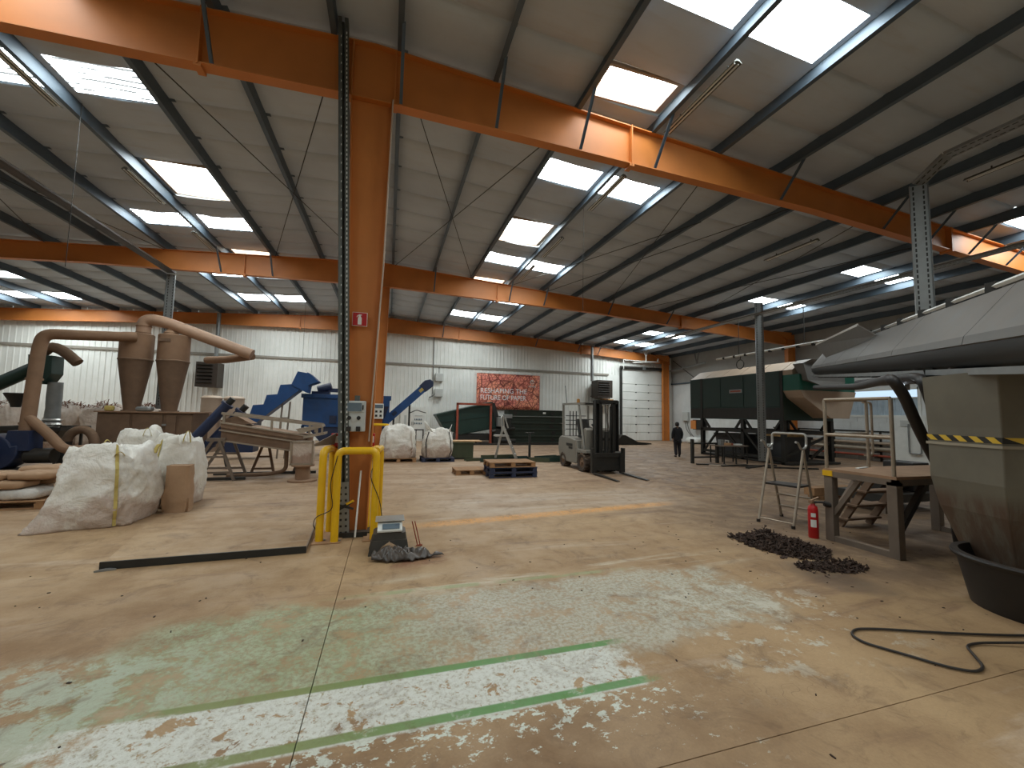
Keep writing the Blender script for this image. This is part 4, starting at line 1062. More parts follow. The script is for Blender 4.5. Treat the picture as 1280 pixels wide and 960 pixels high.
root = thing('green_chest', 'olive green steel chest with a plank on top, beside the open bulk bag', 'chest', (2.95, 16.3, 0))
MB().bx(2.45, 3.28, 16.0, 16.7, 0.05, .64).build('body', M['olive'], root, bev=.01)
MB().bx(2.40, 3.33, 15.96, 16.74, .62, .67).build('lid', M['olive'], root)
MB().bx(2.5, 3.25, 16.02, 16.68, 0, .05).build('skirt', M['dark'], root)
root = thing('plank', 'pale wooden board lying on the olive green chest', 'board', (3.0, 16.3, .67)); MB().bx(2.42, 3.62, 16.0, 16.6, .672, .715).build('board', M['wood_pale'], root)
G = 'stacked dark green conveyor frames'
lbs = ['lowest', 'second from the floor', 'third from the floor', 'fourth from the floor', 'topmost']
for i in range(5):
    z = .06 + i * .405; xa = 6.5 + [0, .12, .3, .22, .55][i]; xb = 10.75 + [0, .05, -.1, .02, -.03][i]
    root = thing('conveyor_frame', 'long dark green conveyor frame under the banner, %s of its stack' % lbs[i], 'machine frame', (8.6, 24.4, z), G)
    MB().bx(xa, xb, 24.06, 25.0, z + .03, z + .36).build('web', M['green_old'], root)
    for zz in (z, z + .35): MB().bx(xa - .02, xb + .02, 23.98, 25.06, zz, zz + .04).build('chord', M['green_old'], root, bev=.006)
    MB().bx(xa, xb, 24.02, 24.06, z + .17, z + .2).build('side_rib', M['green_old'], root)
    for x in (xa + .3, xb - .9): MB().bx(x, x + .25, 24.0, 24.06, z + .1, z + .28).build('end_plate', M['dark'], root)
    if i == 4: MB().bx(9.3, 9.48, 23.99, 24.02, z + .16, z + .27).build('paper_label', M['white'], root)
root = thing('machine_parts', 'jumble of black and grey machine parts left of the green frame stack', 'machine part', (6.4, 23.6, 0))
for a in [(6.0, 6.9, 23.4, 23.9, 0, .5), (6.1, 6.6, 23.4, 23.9, .5, .9), (6.55, 7.0, 23.3, 23.8, 1.0, 1.45)]:
    MB().bx(*a).build('casing', M['dark'], root, bev=.02)
MB().bx(6.2, 6.75, 23.3, 23.7, 1.05, 1.6).bx(6.55, 7.05, 23.2, 23.5, 1.55, 1.78).build('grey_casing', M['galv'], root, bev=.02)
MB().cyl((5.9, 23.5, .75), (7.3, 23.5, .95), .09, 12).cyl((6.2, 23.4, .25), (7.3, 23.4, .2), .14, 14).build('roller', M['dark'], root, smooth=True)
MB().bx(4.2, 10.9, 22.9, 23.1, 0, .10).build('skid', M['dark'], root)
# ladder behind the pallets
def stepladder(root, F0, F1, B0, B1, T0, T1, mat, steps, name='rail'):
    F0, F1, B0, B1, T0, T1 = map(Vector, (F0, F1, B0, B1, T0, T1))
    for p, q in ((F0, T0), (F1, T1)): MB().bar(p, q, .025, .07).build('front_rail', mat, root)
    for p, q in ((B0, T0), (B1, T1)): MB().bar(p, q, .022, .045).build('rear_rail', mat, root)
    for i in range(steps):
        t = (i + 1) / (steps + .6)
        MB().bar(F0.lerp(T0, t), F1.lerp(T1, t), .10, .03).build('step', mat, root)
    for t in (.3, .6): MB().bar(B0.lerp(T0, t), B1.lerp(T1, t), .025, .025).build('brace', mat, root)
root = thing('step_ladder', 'aluminium step ladder standing behind the stack of pallets', 'ladder', (4.5, 15.6, 0), 'step ladders')
stepladder(root, (4.82, 15.2, 0), (5.02, 15.75, 0), (3.95, 15.3, 0), (4.15, 15.85, 0), (4.28, 15.35, 1.32), (4.42, 15.7, 1.32), M['alu'], 5)
MB().tube(rounded([(4.26, 15.33, .98), (4.2, 15.33, 1.68), (4.38, 15.68, 1.72), (4.44, 15.7, 1.3)], .08), .022, 8).build('hand_hoop', M['alu'], root, smooth=True)
MB().bx(4.02, 4.5, 15.3, 15.75, .92, .98).build('tool_tray', M['alu'], root)
MB().bar((4.36, 15.34, 1.66), (4.50, 15.34, 1.25), .02, .05).build('hand_rail', M['alu'], root)
root = thing('stand_pole', 'black T-topped pole on a foot behind the pallet stack', 'stand', (5.45, 15.5, 0))
MB().cyl((5.45, 15.5, 0), (5.45, 15.5, 1.06), .05, 12).build('pole', M['dark'], root, smooth=True)
MB().cyl((5.28, 15.5, 1.06), (5.62, 15.5, 1.06), .03, 8).build('cross_handle', M['dark'], root)
MB().bx(5.2, 5.7, 15.3, 15.7, 0, .04).cyl((5.3, 15.5, .7), (5.42, 15.5, .62), .02, 6).build('foot', M['dark'], root)
RR = random.Random(5)
sp = [(3.3, 15.5, .9, .2), (3.9, 15.0, 1.1, -.1), (4.3, 16.0, 1.4, .15), (5.0, 15.1, .8, .5), (5.9, 15.2, 1.1, .2), (6.2, 14.7, 1.0, -.15), (6.5, 15.2, .9, .1), (6.3, 15.7, 1.2, .35), (5.6, 14.8, .8, -.4), (5.1, 15.9, .9, .0)]
for i, (x, y, L, a) in enumerate(sp):
    m = MB(); h = .09 + .03 * (i % 3)
    mm = M['green'] if i % 2 else M['olive']
    m.prism([(-L / 2, 0), (L / 2, 0), (L / 2, .015), (-L / 2, .015)], 'y', -.12, .12).bx(-L / 2, L / 2, -.12, -.105, 0, h).bx(-L / 2, L / 2, .105, .12, 0, h)
    m.xf(Matrix.Translation((x, y, .002 + .012 * (i % 2))) @ Matrix.Rotation(a, 4, 'Z'))
    o = m.build('steel_offcut', mm)
    od = ['first', 'second', 'third', 'fourth', 'fifth', 'sixth', 'seventh', 'eighth', 'ninth', 'tenth'][[0, 1, 2, 3, 6, 7, 9, 8, 5, 4][i]]
    tag(o, ('dark green' if i % 2 else 'olive green') + ' steel channel on the floor behind the pallets, %s from the left' % od, 'steel offcut', 'green steel offcuts')

# ------------------------------------------------------------ fork truck
root = thing('fork_truck', 'grey electric forklift with a black mast parked in the middle of the hall', 'forklift', (6.55, 12.6, 0))
g_, k_ = M['fork_grey'], M['dark']
xl, xr = 6.02, 7.12
MB().prism([(13.3, .20), (13.85, .32), (13.98, .62), (13.92, .95), (13.75, 1.06), (12.95, 1.04), (12.55, .98), (12.52, .20)], 'x', xl, xr).build('counterweight', g_, root, bev=.03)
MB().prism([(12.52, .24), (12.52, .98), (12.42, .98), (12.38, .70), (11.78, .70), (11.78, .60), (12.40, .58), (12.42, .24)], 'x', xl, xr).build('front_chassis', g_, root, bev=.012)
MB().prism([(12.34, .70), (12.0, .70), (11.92, 1.34), (12.06, 1.40), (12.2, 1.34)], 'x', xl + .1, xr - .1).build('dashboard', g_, root, bev=.02)
MB().prism([(13.75, 1.065), (12.6, 1.0), (12.58, .90), (13.75, .95)], 'x', xl + .05, xr - .05).build('bonnet', M['dark'], root, bev=.01)
MB().bx(xl - .005, xl, 12.75, 13.25, .75, .84).bx(xl - .005, xl, 12.75, 13.05, .66, .73).build('side_decal', M['dark'], root)
MB().prism([(13.05, 1.02), (13.0, 1.16), (12.52, 1.14), (12.5, 1.02)], 'x', 6.35, 6.8).build('seat', k_, root, bev=.03)
MB().prism([(13.0, 1.12), (13.22, 1.66), (13.1, 1.68), (12.9, 1.16)], 'x', 6.35, 6.8).build('seat_back', k_, root, bev=.03)
MB().cyl((6.57, 12.1, 1.32), (6.57, 12.4, 1.5), .03, 8).build('steering_column', k_, root)
MB().tube(arc((6.57, 12.42, 1.53), .17, 0, 2 * PI, 20, (1, 0, 0), (0, .5, .86))[:-1], .016, 6, closed=True).build('steering_wheel', k_, root, smooth=True)
for x in (xl + .06, xr - .06):
    MB().bar((x, 13.62, 1.0), (x, 13.66, 2.18), .07, .06, (0, 1, 0)).build('rear_pillar', g_, root, bev=.01)
    MB().tube(rounded([(x, 12.0, .72), (x, 12.28, 1.7), (x, 12.42, 2.18)], .2), .038, 8).build('front_pillar', g_, root, smooth=True)
    MB().bar((x, 12.0, 2.19), (x, 13.7, 2.19), .06, .07).build('roof_rail', g_, root)
for i in range(7): MB().bar((xl + .05, 12.1 + i * .26, 2.2), (xr - .05, 12.1 + i * .26, 2.2), .05, .03).build('roof_bar', k_, root)
MB().lathe([(.05, 2.22), (.055, 2.26), (.05, 2.36), (.01, 2.38)], (6.3, 12.9, 0), 12).build('beacon', paint('amber_lamp', srgb(170, 120, 60), .3), root, smooth=True)
MB().cyl((6.1, 13.4, 2.2), (6.04, 13.42, 2.85), .012, 6).build('aerial', k_, root)
MB().bx(6.5, 6.72, 12.1, 12.15, 1.94, 2.08).build('work_lamp', k_, root)
for x in (6.3, 6.42, 6.54): MB().bx(x - .012, x + .012, 13.54, 13.57, 1.05, 1.95).build('rear_grille_bar', k_, root)
for i in range(4): MB().bar((6.14, 13.58, 1.3 + i * .16), (6.95, 13.58, 1.3 + i * .16), .02, .025).build('guard_bar', k_, root)
def wheel(name, x0, x1, y, r, hub):
    w = MB(); n = 28
    xm = (x0 + x1) / 2
    prof = [(r * .55, x0 + .02), (r * .9, x0), (r, x0 + .03), (r, x1 - .03), (r * .9, x1), (r * .55, x1 - .02)]
    w.lathe([(a, b) for a, b in prof], (0, 0, 0), n)
    w.xf(Matrix.Translation((0, y, r)) @ Matrix.Rotation(PI / 2, 4, 'Y') )
    # lathe axis z -> x
    w.v = [Vector((v.x if False else v.x, v.y, v.z)) for v in w.v]
    tyre = w.build(name, M['rubber'], root, smooth=True)
    h = MB().cyl((x0 + .03, y, r), (x1 - .03, y, r), r * .56, 20).cyl((x0 - .005, y, r), (x1 + .005, y, r), r * .2, 12)
    h.build('hub', hub, tyre, smooth=True)
    t = MB()
    for k in range(16):
        a = 2 * PI * k / 16
        for sg in (0, 1):
            a2 = a + sg * PI / 16
            xx0, xx1 = (x0 + .005, xm) if sg == 0 else (xm, x1 - .005)
            c = Vector(((xx0 + xx1) / 2, y + math.cos(a2) * r, r + math.sin(a2) * r))
            t.box(c, (xx1 - xx0, r * .14, .03), Matrix.Rotation(a2 - PI / 2, 4, 'X').to_3x3())
    o = t.build('tread_block', M['rubber'], tyre); o['kind'] = 'stuff'
for x0, x1 in ((xl - .02, xl + .24), (xr - .24, xr + .02)):
    wheel('front_wheel', x0, x1, 12.06, .295, M['brown'])
    wheel('rear_wheel', x0, x1, 13.52, .24, M['brown'])
for x in (6.30, 6.98):
    MB().bx(x - .075, x + .075, 11.66, 11.70, .06, 2.28).bx(x - .075, x - .055, 11.52, 11.7, .06, 2.28).bx(x + .055, x + .075, 11.52, 11.7, .06, 2.28).build('mast_rail', k_, root)
for x in (6.415, 6.865): MB().bx(x - .035, x + .035, 11.52, 11.62, .10, 2.22).build('inner_mast_rail', k_, root)
for z, h in ((2.18, .12), (1.02, .08), (.30, .10)): MB().bx(6.26, 7.02, 11.62 if z < 2 else 11.52, 11.70, z, z + h).build('mast_crosshead', k_, root)
for x in (6.49, 6.79): MB().cyl((x, 11.6, .1), (x, 11.6, 2.1), .026, 10).build('lift_cylinder', k_, root, smooth=True)
MB().tube([(6.6, 11.56, 2.15), (6.6, 11.56, .5)], .015, 6).tube([(6.68, 11.56, 2.15), (6.68, 11.56, .5)], .015, 6).build('lift_chain', M['rubber'], root)
MB().cyl((6.64, 11.58, .4), (6.64, 11.58, 1.3), .07, 12).build('centre_cylinder', k_, root, smooth=True)
for z in (.12, .52): MB().bx(6.04, 7.14, 11.38, 11.46, z, z + .13).build('carriage_bar', k_, root)
for x in (6.06, 7.12): MB().bx(x - .04, x + .04, 11.34, 11.46, .05, .80).build('carriage_upright', k_, root)
MB().bx(6.2, 7.0, 11.42, 11.5, .25, .52).build('carriage_plate', k_, root)
MB().bx(6.86, 7.04, 11.40, 11.42, .56, .70).build('rating_plate', M['galv'], root)
for x in (6.10, 7.04):
    MB().prism([(11.40, .03), (10.0, .02), (10.0, .032), (11.33, .07), (11.33, .62), (11.40, .62)], 'x', x - .055, x + .055).build('fork', k_, root)
# ------------------------------------------------------------ end wall: door, pendant, leaning rods
root = sroot('door_1', (18.46, 26.9, 0))
dz = [0, .605, 1.21, 1.815, 2.42, 3.025, 3.63, 4.235, 5.3]
for i in range(8):
    MB().bx(16.72, 20.2, 26.86, 26.92, dz[i] + .012, dz[i + 1] - .012).build('door_panel', M['clad'], root, bev=.01)
    if i < 7:
        for x in (17.9, 19.0): MB().bx(x - .05, x + .05, 26.84, 26.86, dz[i + 1] - .05, dz[i + 1] + .02).build('hinge', M['dark'], root)
for x in (16.62, 20.26): MB().bx(x - .07, x + .07, 26.78, 26.95, 0, 5.4).build('door_track', M['dark'], root)
MB().cyl((16.5, 26.75, 5.45), (20.5, 26.75, 5.45), .11, 12).build('door_shaft', M['dark'], root, smooth=True)
MB().bx(18.35, 18.6, 26.6, 26.85, 5.32, 5.58).build('door_motor', M['galv'], root)
root = thing('door_gantry', 'white tubular bracket hanging from the roof above the roller door', 'bracket', (18.2, 26.0, 5.8))
MB().cyl((18.2, 26.0, 6.85), (18.2, 26.0, 5.85), .04, 8).cyl((17.95, 26, 6.8), (18.2, 26, 6.2), .03, 6).cyl((18.45, 26, 6.8), (18.2, 26, 6.2), .03, 6).cyl((17.1, 26.0, 5.75), (19.2, 26.0, 5.9), .035, 8).cyl((19.2, 26, 5.9), (19.25, 26, 6.15), .05, 8).build('tube', M['white'], root)
MB().cyl((16.5, 26.3, 5.95), (19.6, 26.3, 5.95), .03, 6).cyl((16.5, 26.3, 5.95), (16.5, 26.3, 5.3), .03, 6).build('rail', M['white'], root)
root = thing('leaning_rods', 'bundle of grey rods leaning on the wall left of the roller door', 'rods', (15.6, 26.5, 0), 'leaning rods')
for i, (x0, x1, z) in enumerate([(15.9, 15.4, 4.2), (15.8, 15.55, 3.5), (16.05, 15.7, 3.0), (16.1, 15.9, 2.6)]):
    MB().cyl((x0, 26.2, 0), (x1, 26.85, z), .035, 8).build('rod', M['galv' if i % 2 else 'steel_dusty'], root)
root = thing('dark_sheet', 'dark metal sheet with a raised corner lying on the floor by the roller door', 'sheet', (14.6, 23.0, 0))
MB().prism([(13.4, .02), (14.1, .62), (14.3, .62), (15.2, .2), (16.2, .10), (16.2, .04), (15.0, .03)], 'y', 22.6, 23.5).build('sheet', M['dark'], root)
root = thing('carton', 'small tan carton on a wall shelf below the wall heater', 'box', (15.2, 26.5, 2.9))
MB().bx(14.9, 15.65, 26.3, 26.9, 2.74, 3.02).build('carton', M['wood_pale'], root, bev=.01)
MB().bx(14.85, 15.3, 26.3, 26.9, 3.02, 3.05).build('flap', M['wood_pale'], root)
root = thing('carton_shelf', 'small white shelf on the end wall carrying the tan carton', 'shelf', (15.0, 26.6, 2.7))
MB().bx(13.9, 15.75, 26.2, 26.965, 2.66, 2.74).bx(14.2, 14.26, 26.5, 26.965, 2.4, 2.66).build('shelf_board', M['white'], root)
# right wall fittings
root = thing('wall_pipe', 'grey wall pipe with struts high on the right wall near the corner', 'pipe', (20.9, 25, 5.5))
MB().cyl((20.75, 26.6, 5.35), (20.75, 22.9, 5.6), .06, 8).cyl((20.75, 23.7, 5.6), (20.75, 23.5, 6.4), .04, 8).cyl((20.75, 23.7, 5.6), (20.75, 23.9, 6.35), .04, 8).build('pipe', M['galv'], root)
MB().cyl((20.75, 26.2, 6.1), (20.75, 23.3, 4.2), .025, 6).build('brace', M['dark'], root)
root = thing('control_cabinet', 'dark control panel with an orange cover on the right wall, beyond the person', 'electrical box', (21.0, 24, 1.2))
MB().bx(20.85, 21.19, 23.3, 24.3, .95, 1.65).build('body', M['dark'], root, bev=.01)
MB().bx(20.80, 20.85, 23.95, 24.45, 1.0, 1.6).build('orange_cover', M['orange'], root)
root = thing('wall_meter', 'small grey meter box with cables on the right wall behind the person', 'electrical box', (21.1, 25.3, 1.6))
MB().bx(21.0, 21.2, 25.0, 25.6, 1.55, 2.2).build('body', M['grey_box'], root, bev=.03)
MB().tube(rounded([(21.1, 25.2, 1.55), (21.05, 24.9, .8), (21.05, 24.3, .3)], .3), .02, 6).tube(rounded([(21.1, 25.4, 1.55), (21.05, 25.2, .9), (21.05, 24.7, .5)], .3), .02, 6).build('cable', M['dark'], root)
root = thing('crumpled_film', 'crumpled white plastic film on the floor below the control panel', 'film', (20.6, 23.8, 0))
pillow(1.0, 1.2, .45, 15).xf(Matrix.Translation((20.55, 23.6, 0.0))).build('film', M['white'], root, smooth=180)
root = thing('switch_cabinet', 'tall white cabinet on the right wall beyond the platform rails', 'cabinet', (20.9, 11.6, 0))
MB().bx(20.7, 21.19, 10.9, 12.15, 0.0, 2.05).build('body', M['white'], root, bev=.01)
MB().bx(20.68, 20.70, 10.95, 12.1, .1, 2.0).build('door', M['white'], root, bev=.005)
MB().bx(20.66, 20.68, 11.4, 11.8, 1.6, 1.85).build('vent_plate', M['grey_box'], root)
MB().tube(rounded([(20.62, 11.1, .9), (20.62, 11.1, .5), (20.62, 11.5, .5), (20.62, 11.5, 1.7)], .08), .03, 8).build('handle', M['galv'], root)
GP = 'long tubes racked along the right wall'
for i, (y0, y1, z, r_, mt, lb) in enumerate([(12.2, 17.0, 1.12, .10, 'beige', 'beige tube on the wall rack, topmost'), (12.3, 17.0, .82, .06, 'beige', 'thin beige tube on the wall rack, below the topmost'), (12.2, 16.9, .55, .10, 'tube_dusty', 'grey tube on the wall rack, above the red one'), (12.0, 16.8, .26, .05, 'red_rust', 'red tube low on the wall rack')]):
    o = MB().cyl((20.85, y0, z), (20.85, y1, z), r_, 12).build('long_tube', M[mt], smooth=True); tag(o, lb, 'tube', GP)
root = thing('tube_rack', 'dark steel rack on the right wall holding the long tubes', 'rack', (21, 14.6, 0))
for y in (12.8, 14.8, 16.6):
    MB().bx(21.05, 21.12, y - .03, y + .03, 0, 1.3).build('post', M['dark'], root)
    for z, r_ in ((1.12, .10), (.82, .06), (.55, .10), (.26, .05)): MB().bx(20.68, 21.08, y - .03, y + .03, z - r_ - .05, z - r_).build('arm', M['dark'], root)
# ------------------------------------------------------------ person
def skin(name, pts, edges, mat, parent=None, root_i=0, lev=1):
    me = bpy.data.meshes.new(name); me.from_pydata([p[:3] for p in pts], edges, [])
    o = bpy.data.objects.new(name, me); COL.objects.link(o)
    if parent is not None: o.parent = parent
    sm = o.modifiers.new('skin', 'SKIN'); sm.use_smooth_shade = True
    lay = me.skin_vertices[0].data
    for i, p in enumerate(pts):
        r_ = p[3]; lay[i].radius = r_ if isinstance(r_, tuple) else (r_, r_)
        lay[i].use_root = (i == root_i)
    sb = o.modifiers.new('sub', 'SUBSURF'); sb.levels = lev; sb.render_levels = lev
    me.materials.append(mat)
    return o
pr = thing('person', 'person in a dark jacket and trousers walking away near the roller door', 'person', (0, 0, 0))
# local: facing +y, feet at z=0, height 1.66
B = [(0, 0, .95, (.10, .07)), (0, 0, 1.10, (.11, .08)), (0, .01, 1.30, (.14, .09)), (0, .0, 1.40, (.09, .06)), (0, .02, 1.47, .052), (0, .04, 1.56, (.078, .095)), (0, .045, 1.625, (.062, .08)),
     (.16, 0, 1.36, .045), (.22, .0, 1.12, .038), (.20, .06, .90, .032), (.19, .08, .80, .03),
     (-.16, 0, 1.36, .045), (-.22, -.03, 1.12, .038), (-.22, .02, .90, .032), (-.21, .04, .80, .03),
     (.09, 0, .80, .06), (.10, .06, .48, .045), (.10, .02, .10, .036), (.11, .12, .035, .03),
     (-.09, 0, .80, .06), (-.10, .0, .48, .045), (-.11, -.12, .11, .036), (-.12, -.02, .035, .03)]
E_ = [(0, 1), (1, 2), (2, 3), (3, 4), (4, 5), (5, 6), (2, 7), (7, 8), (8, 9), (9, 10), (2, 11), (11, 12), (12, 13), (13, 14), (0, 15), (15, 16), (16, 17), (17, 18), (0, 19), (19, 20), (20, 21), (21, 22)]
skin('body', B, E_, M['skin'], pr, 0, 2)
J = [(0, 0, .80, (.185, .135)), (0, 0, .86, (.188, .138)), (0, 0, 1.08, (.175, .125)), (0, .01, 1.30, (.20, .135)), (0, .0, 1.405, (.14, .095)), (0, .012, 1.46, (.08, .075)),
     (.17, 0, 1.355, .08), (.235, .0, 1.12, .066), (.212, .06, .87, .054), (-.17, 0, 1.355, .08), (-.235, -.03, 1.12, .066), (-.232, .02, .87, .054)]
skin('jacket', J, [(0, 1), (1, 2), (2, 3), (3, 4), (4, 5), (3, 6), (6, 7), (7, 8), (3, 9), (9, 10), (10, 11)], M['jacket'], pr, 1, 2)
T_ = [(0, 0, .95, (.165, .12)), (.092, 0, .80, .108), (.10, .06, .48, .085), (.10, .02, .06, .07), (-.092, 0, .80, .108), (-.10, .0, .48, .085), (-.11, -.12, .07, .07)]
skin('trousers', T_, [(0, 1), (1, 2), (2, 3), (0, 4), (4, 5), (5, 6)], M['trouser'], pr, 0, 2)
for sx, y, rot in ((.105, .07, 0), (-.115, -.06, 0)):
    skin('shoe', [(sx, y - .09, .045, .042), (sx, y + .03, .042, .045), (sx * 1.05, y + .15, .034, .036)], [(0, 1), (1, 2)], M['black'], pr, 0, 2)
MB().lathe([(.001, -.135), (.045, -.13), (.078, -.10), (.092, -.05), (.096, 0), (.09, .045), (.07, .078), (.04, .096), (.001, .102)], (0, .022, 1.60), 20).build('hair', M['hair'], pr, smooth=True)
for sx, hx, hy in ((1, .19, .08), (-1, -.21, .04)):
    m_ = MB()
    for k in range(4):
        fx = hx + sx * .005; fy = hy - .028 + k * .019; L = (.062, .072, .068, .052)[k]
        m_.tube([(fx, fy, .775), (fx - sx * .006, fy + .006, .775 - L * .55), (fx - sx * .018, fy + .012, .775 - L)], [.009, .0085, .007], 6)
    m_.tube([(hx - sx * .005, hy + .035, .80), (hx - sx * .012, hy + .055, .775), (hx - sx * .014, hy + .06, .745)], [.010, .009, .008], 6)
    m_.build('fingers', M['skin'], pr, smooth=True)
for sx in (1, -1):
    MB().lathe([(.001, -.018), (.016, -.012), (.018, 0), (.014, .014), (.001, .02)], (sx * .083, .045, 1.57), 8).build('ear', M['skin'], pr, smooth=True)
MB().prism([(.115, 1.585), (.15, 1.555), (.115, 1.545)], 'x', -.014, .014).build('nose', M['skin'], pr, bev=.004)
for sx in (1, -1): MB().lathe([(.001, -.009), (.008, -.005), (.009, 0), (.008, .005), (.001, .009)], (sx * .03, .124, 1.59), 8).build('eye', M['white'], pr, smooth=True)
MB().bx(-.02, .02, .118, .128, 1.518, 1.526).build('mouth', paint('lip', srgb(150, 90, 80), .6), pr)
pr.location = (12.73, 15.83, 0); pr.rotation_euler = (0, 0, -.35); pr.scale = (.93, .93, .93)

# ------------------------------------------------------------ drum machine on the right
root = thing('drum_screen', 'huge dark green enclosed drum machine on legs along the right side', 'machine', (16.3, 14.9, 0))
X0, X1 = 15.0, 17.7
MB().bx(X0, X1, 12.42, 17.62, 1.76, 3.74).build('casing', M['green'], root, bev=.01)
for y0, y1 in ((12.44, 12.5), (16.78, 16.86)): MB().bx(X0 - .03, X0, y0 - .03, y1 + .03, 1.76, 3.74).build('corner_post', M['dark'], root)
for y0, y1 in [(16.9, 17.6), (15.6, 16.74), (14.3, 15.56), (12.55, 14.26)]:
    MB().bx(X0 - .02, X0, y0, y1, 2.30, 3.70).build('side_panel', M['green'], root, bev=.006)
MB().bx(X0 - .012, X0, 12.55, 17.6, 1.80, 2.26).build('lower_panel', M['dark'], root)
MB().bx(X0 - .035, X0 - .02, 14.36, 15.06, 2.94, 3.10).build('name_plate', M['galv'], root)
MB().bx(X0 - .038, X0 - .033, 14.42, 15.0, 2.985, 3.055).build('plate_print', M['red_rust'], root)
for i in range(5):
    y0 = 12.42 + i * 1.04 + .02; y1 = y0 + 1.0
    MB().add([(X0, y0, 3.74), (X0, y1, 3.74), (15.62, y1, 4.14), (15.62, y0, 4.14), (16.9, y0, 4.14), (16.9, y1, 4.14), (17.7, y1, 3.74), (17.7, y0, 3.74)], [(0, 1, 2, 3), (3, 2, 5, 4), (4, 5, 6, 7), (0, 3, 4, 7), (1, 6, 5, 2), (0, 7, 6, 1)]).build('roof_cover', M['beige'], root, bev=.008)
# end section
MB().prism([(15.0, 3.55), (17.95, 3.55), (17.95, 2.93), (15.0, 2.93)], 'y', 11.72, 12.42).build('end_box', M['green_lit'], root, bev=.008)
MB().prism([(15.0, 2.93), (17.98, 2.93), (17.55, 1.87), (16.55, 1.87), (15.2, 2.65)], 'y', 11.70, 12.42).build('discharge_chute', M['beige'], root, bev=.008)
MB().prism([(15.0, 3.74), (15.0, 3.55), (17.7, 3.55), (17.7, 3.74), (17.0, 4.12), (15.6, 4.12)], 'y', 12.0, 12.41).build('end_gable', M['beige'], root)
for x in (X0 + .08, X1 - .08):
    for y in (12.5, 14.42, 16.86):
        MB().bx(x - .08, x + .08, y - .08, y + .08, 0, 1.76).build('leg', M['dark'], root)
    MB().bx(x - .06, x + .06, 12.5, 16.86, 1.18, 1.34).build('long_beam', M['dark'], root)
    MB().bx(x - .06, x + .06, 12.5, 16.86, .16, .28).build('foot_beam', M['dark'], root)
    for a, b in (((16.7, .3), (15.9, 1.2)), ((14.55, .3), (15.4, 1.2)), ((14.3, 1.18), (13.5, .3)), ((12.6, 1.74), (12.9, 1.34)), ((14.3, 1.74), (14.0, 1.34)), ((14.55, 1.74), (14.85, 1.34)), ((16.75, 1.74), (16.4, 1.34))):
        MB().bar((x, a[0], a[1]), (x, b[0], b[1]), .07, .09).build('brace', M['dark'], root)
for y in (12.5, 14.42, 16.86):
    MB().bx(X0, X1, y - .05, y + .05, 1.2, 1.32).build('cross_beam', M['dark'], root)
MB().bar((15.1, 12.5, .3), (17.6, 12.5, 1.2), .07, .09).bar((16.5, 12.5, .25), (17.6, 12.5, .9), .07, .09).build('end_brace', M['dark'], root)
MB().bx(15.0, 17.7, 12.2, 16.9, .02, .10).build('skid_plate', M['dark'], root)
GB2 = 'dark grey bins under the drum machine'
for (x, y, l, lb) in [(16.2, 15.75, 1.45, 'dark grey plastic bin with a white label under the drum, by its far legs'), (16.2, 13.45, 1.25, 'dark grey plastic bin with straw-coloured fill under the drum, nearest the platform')]:
    r = thing('plastic_bin', lb, 'bin', (x, y, .1), GB2)
    m = MB(); a = .55; b = l / 2
    m.add([(x - a, y - b, .1), (x + a, y - b, .1), (x + a, y + b, .1), (x - a, y + b, .1), (x - a - .1, y - b - .08, 1.02), (x + a + .1, y - b - .08, 1.02), (x + a + .1, y + b + .08, 1.02), (x - a - .1, y + b + .08, 1.02)], [(0, 3, 2, 1), (0, 1, 5, 4), (1, 2, 6, 5), (2, 3, 7, 6), (3, 0, 4, 7)])
    m.build('tub', M['grey_dark'], r, solid=.02)
    MB().bx(x - a - .15, x + a + .15, y - b - .13, y + b + .13, .98, 1.08).build('rim', M['grey_dark'], r)
    MB().bx(x - a - .09, x - a - .075, y - .02, y + .24, .52, .76).build('label_plate', M['white'], r)
    MB().bx(x - a - .1, x - a - .085, y + .04, y + .18, .58, .70).build('label_print', M['grey_dark'], r)
    if y < 14: pillow(1.2, 1.2, .3, 3).xf(Matrix.Translation((x, y, .96))).build('fill', paint('straw_fill', srgb(206, 164, 108), .9, 0, .25, 0, 8), r, smooth=180)
# lamp bar over the drum
root = thing('lamp_bar', 'white tube with black clamps hung above the dark green drum machine', 'pipe', (14.9, 13.5, 4.6))
MB().cyl((14.9, 15.7, 4.58), (14.9, 10.6, 4.64), .045, 10).build('tube', M['white'], root, smooth=True)
for i in range(8): MB().cyl((14.9, 15.3 - i * .6, 4.585), (14.9, 15.2 - i * .6, 4.585), .06, 10).build('clamp', M['dark'], root)
for y in (14.4, 11.4): MB().cyl((14.9, y, 4.6), (14.9, y, 6.3), .015, 6).build('hanger', M['dark'], root)
MB().tube(arc((14.9, 14.35, 4.2), .2, 0, 2 * PI, 16, (0, 1, 0), (0, 0, 1))[:-1], .02, 6, closed=True).tube([(14.9, 14.3, 4.6), (14.9, 14.35, 4.4)], .02, 6).build('cable_loop', M['dark'], root)

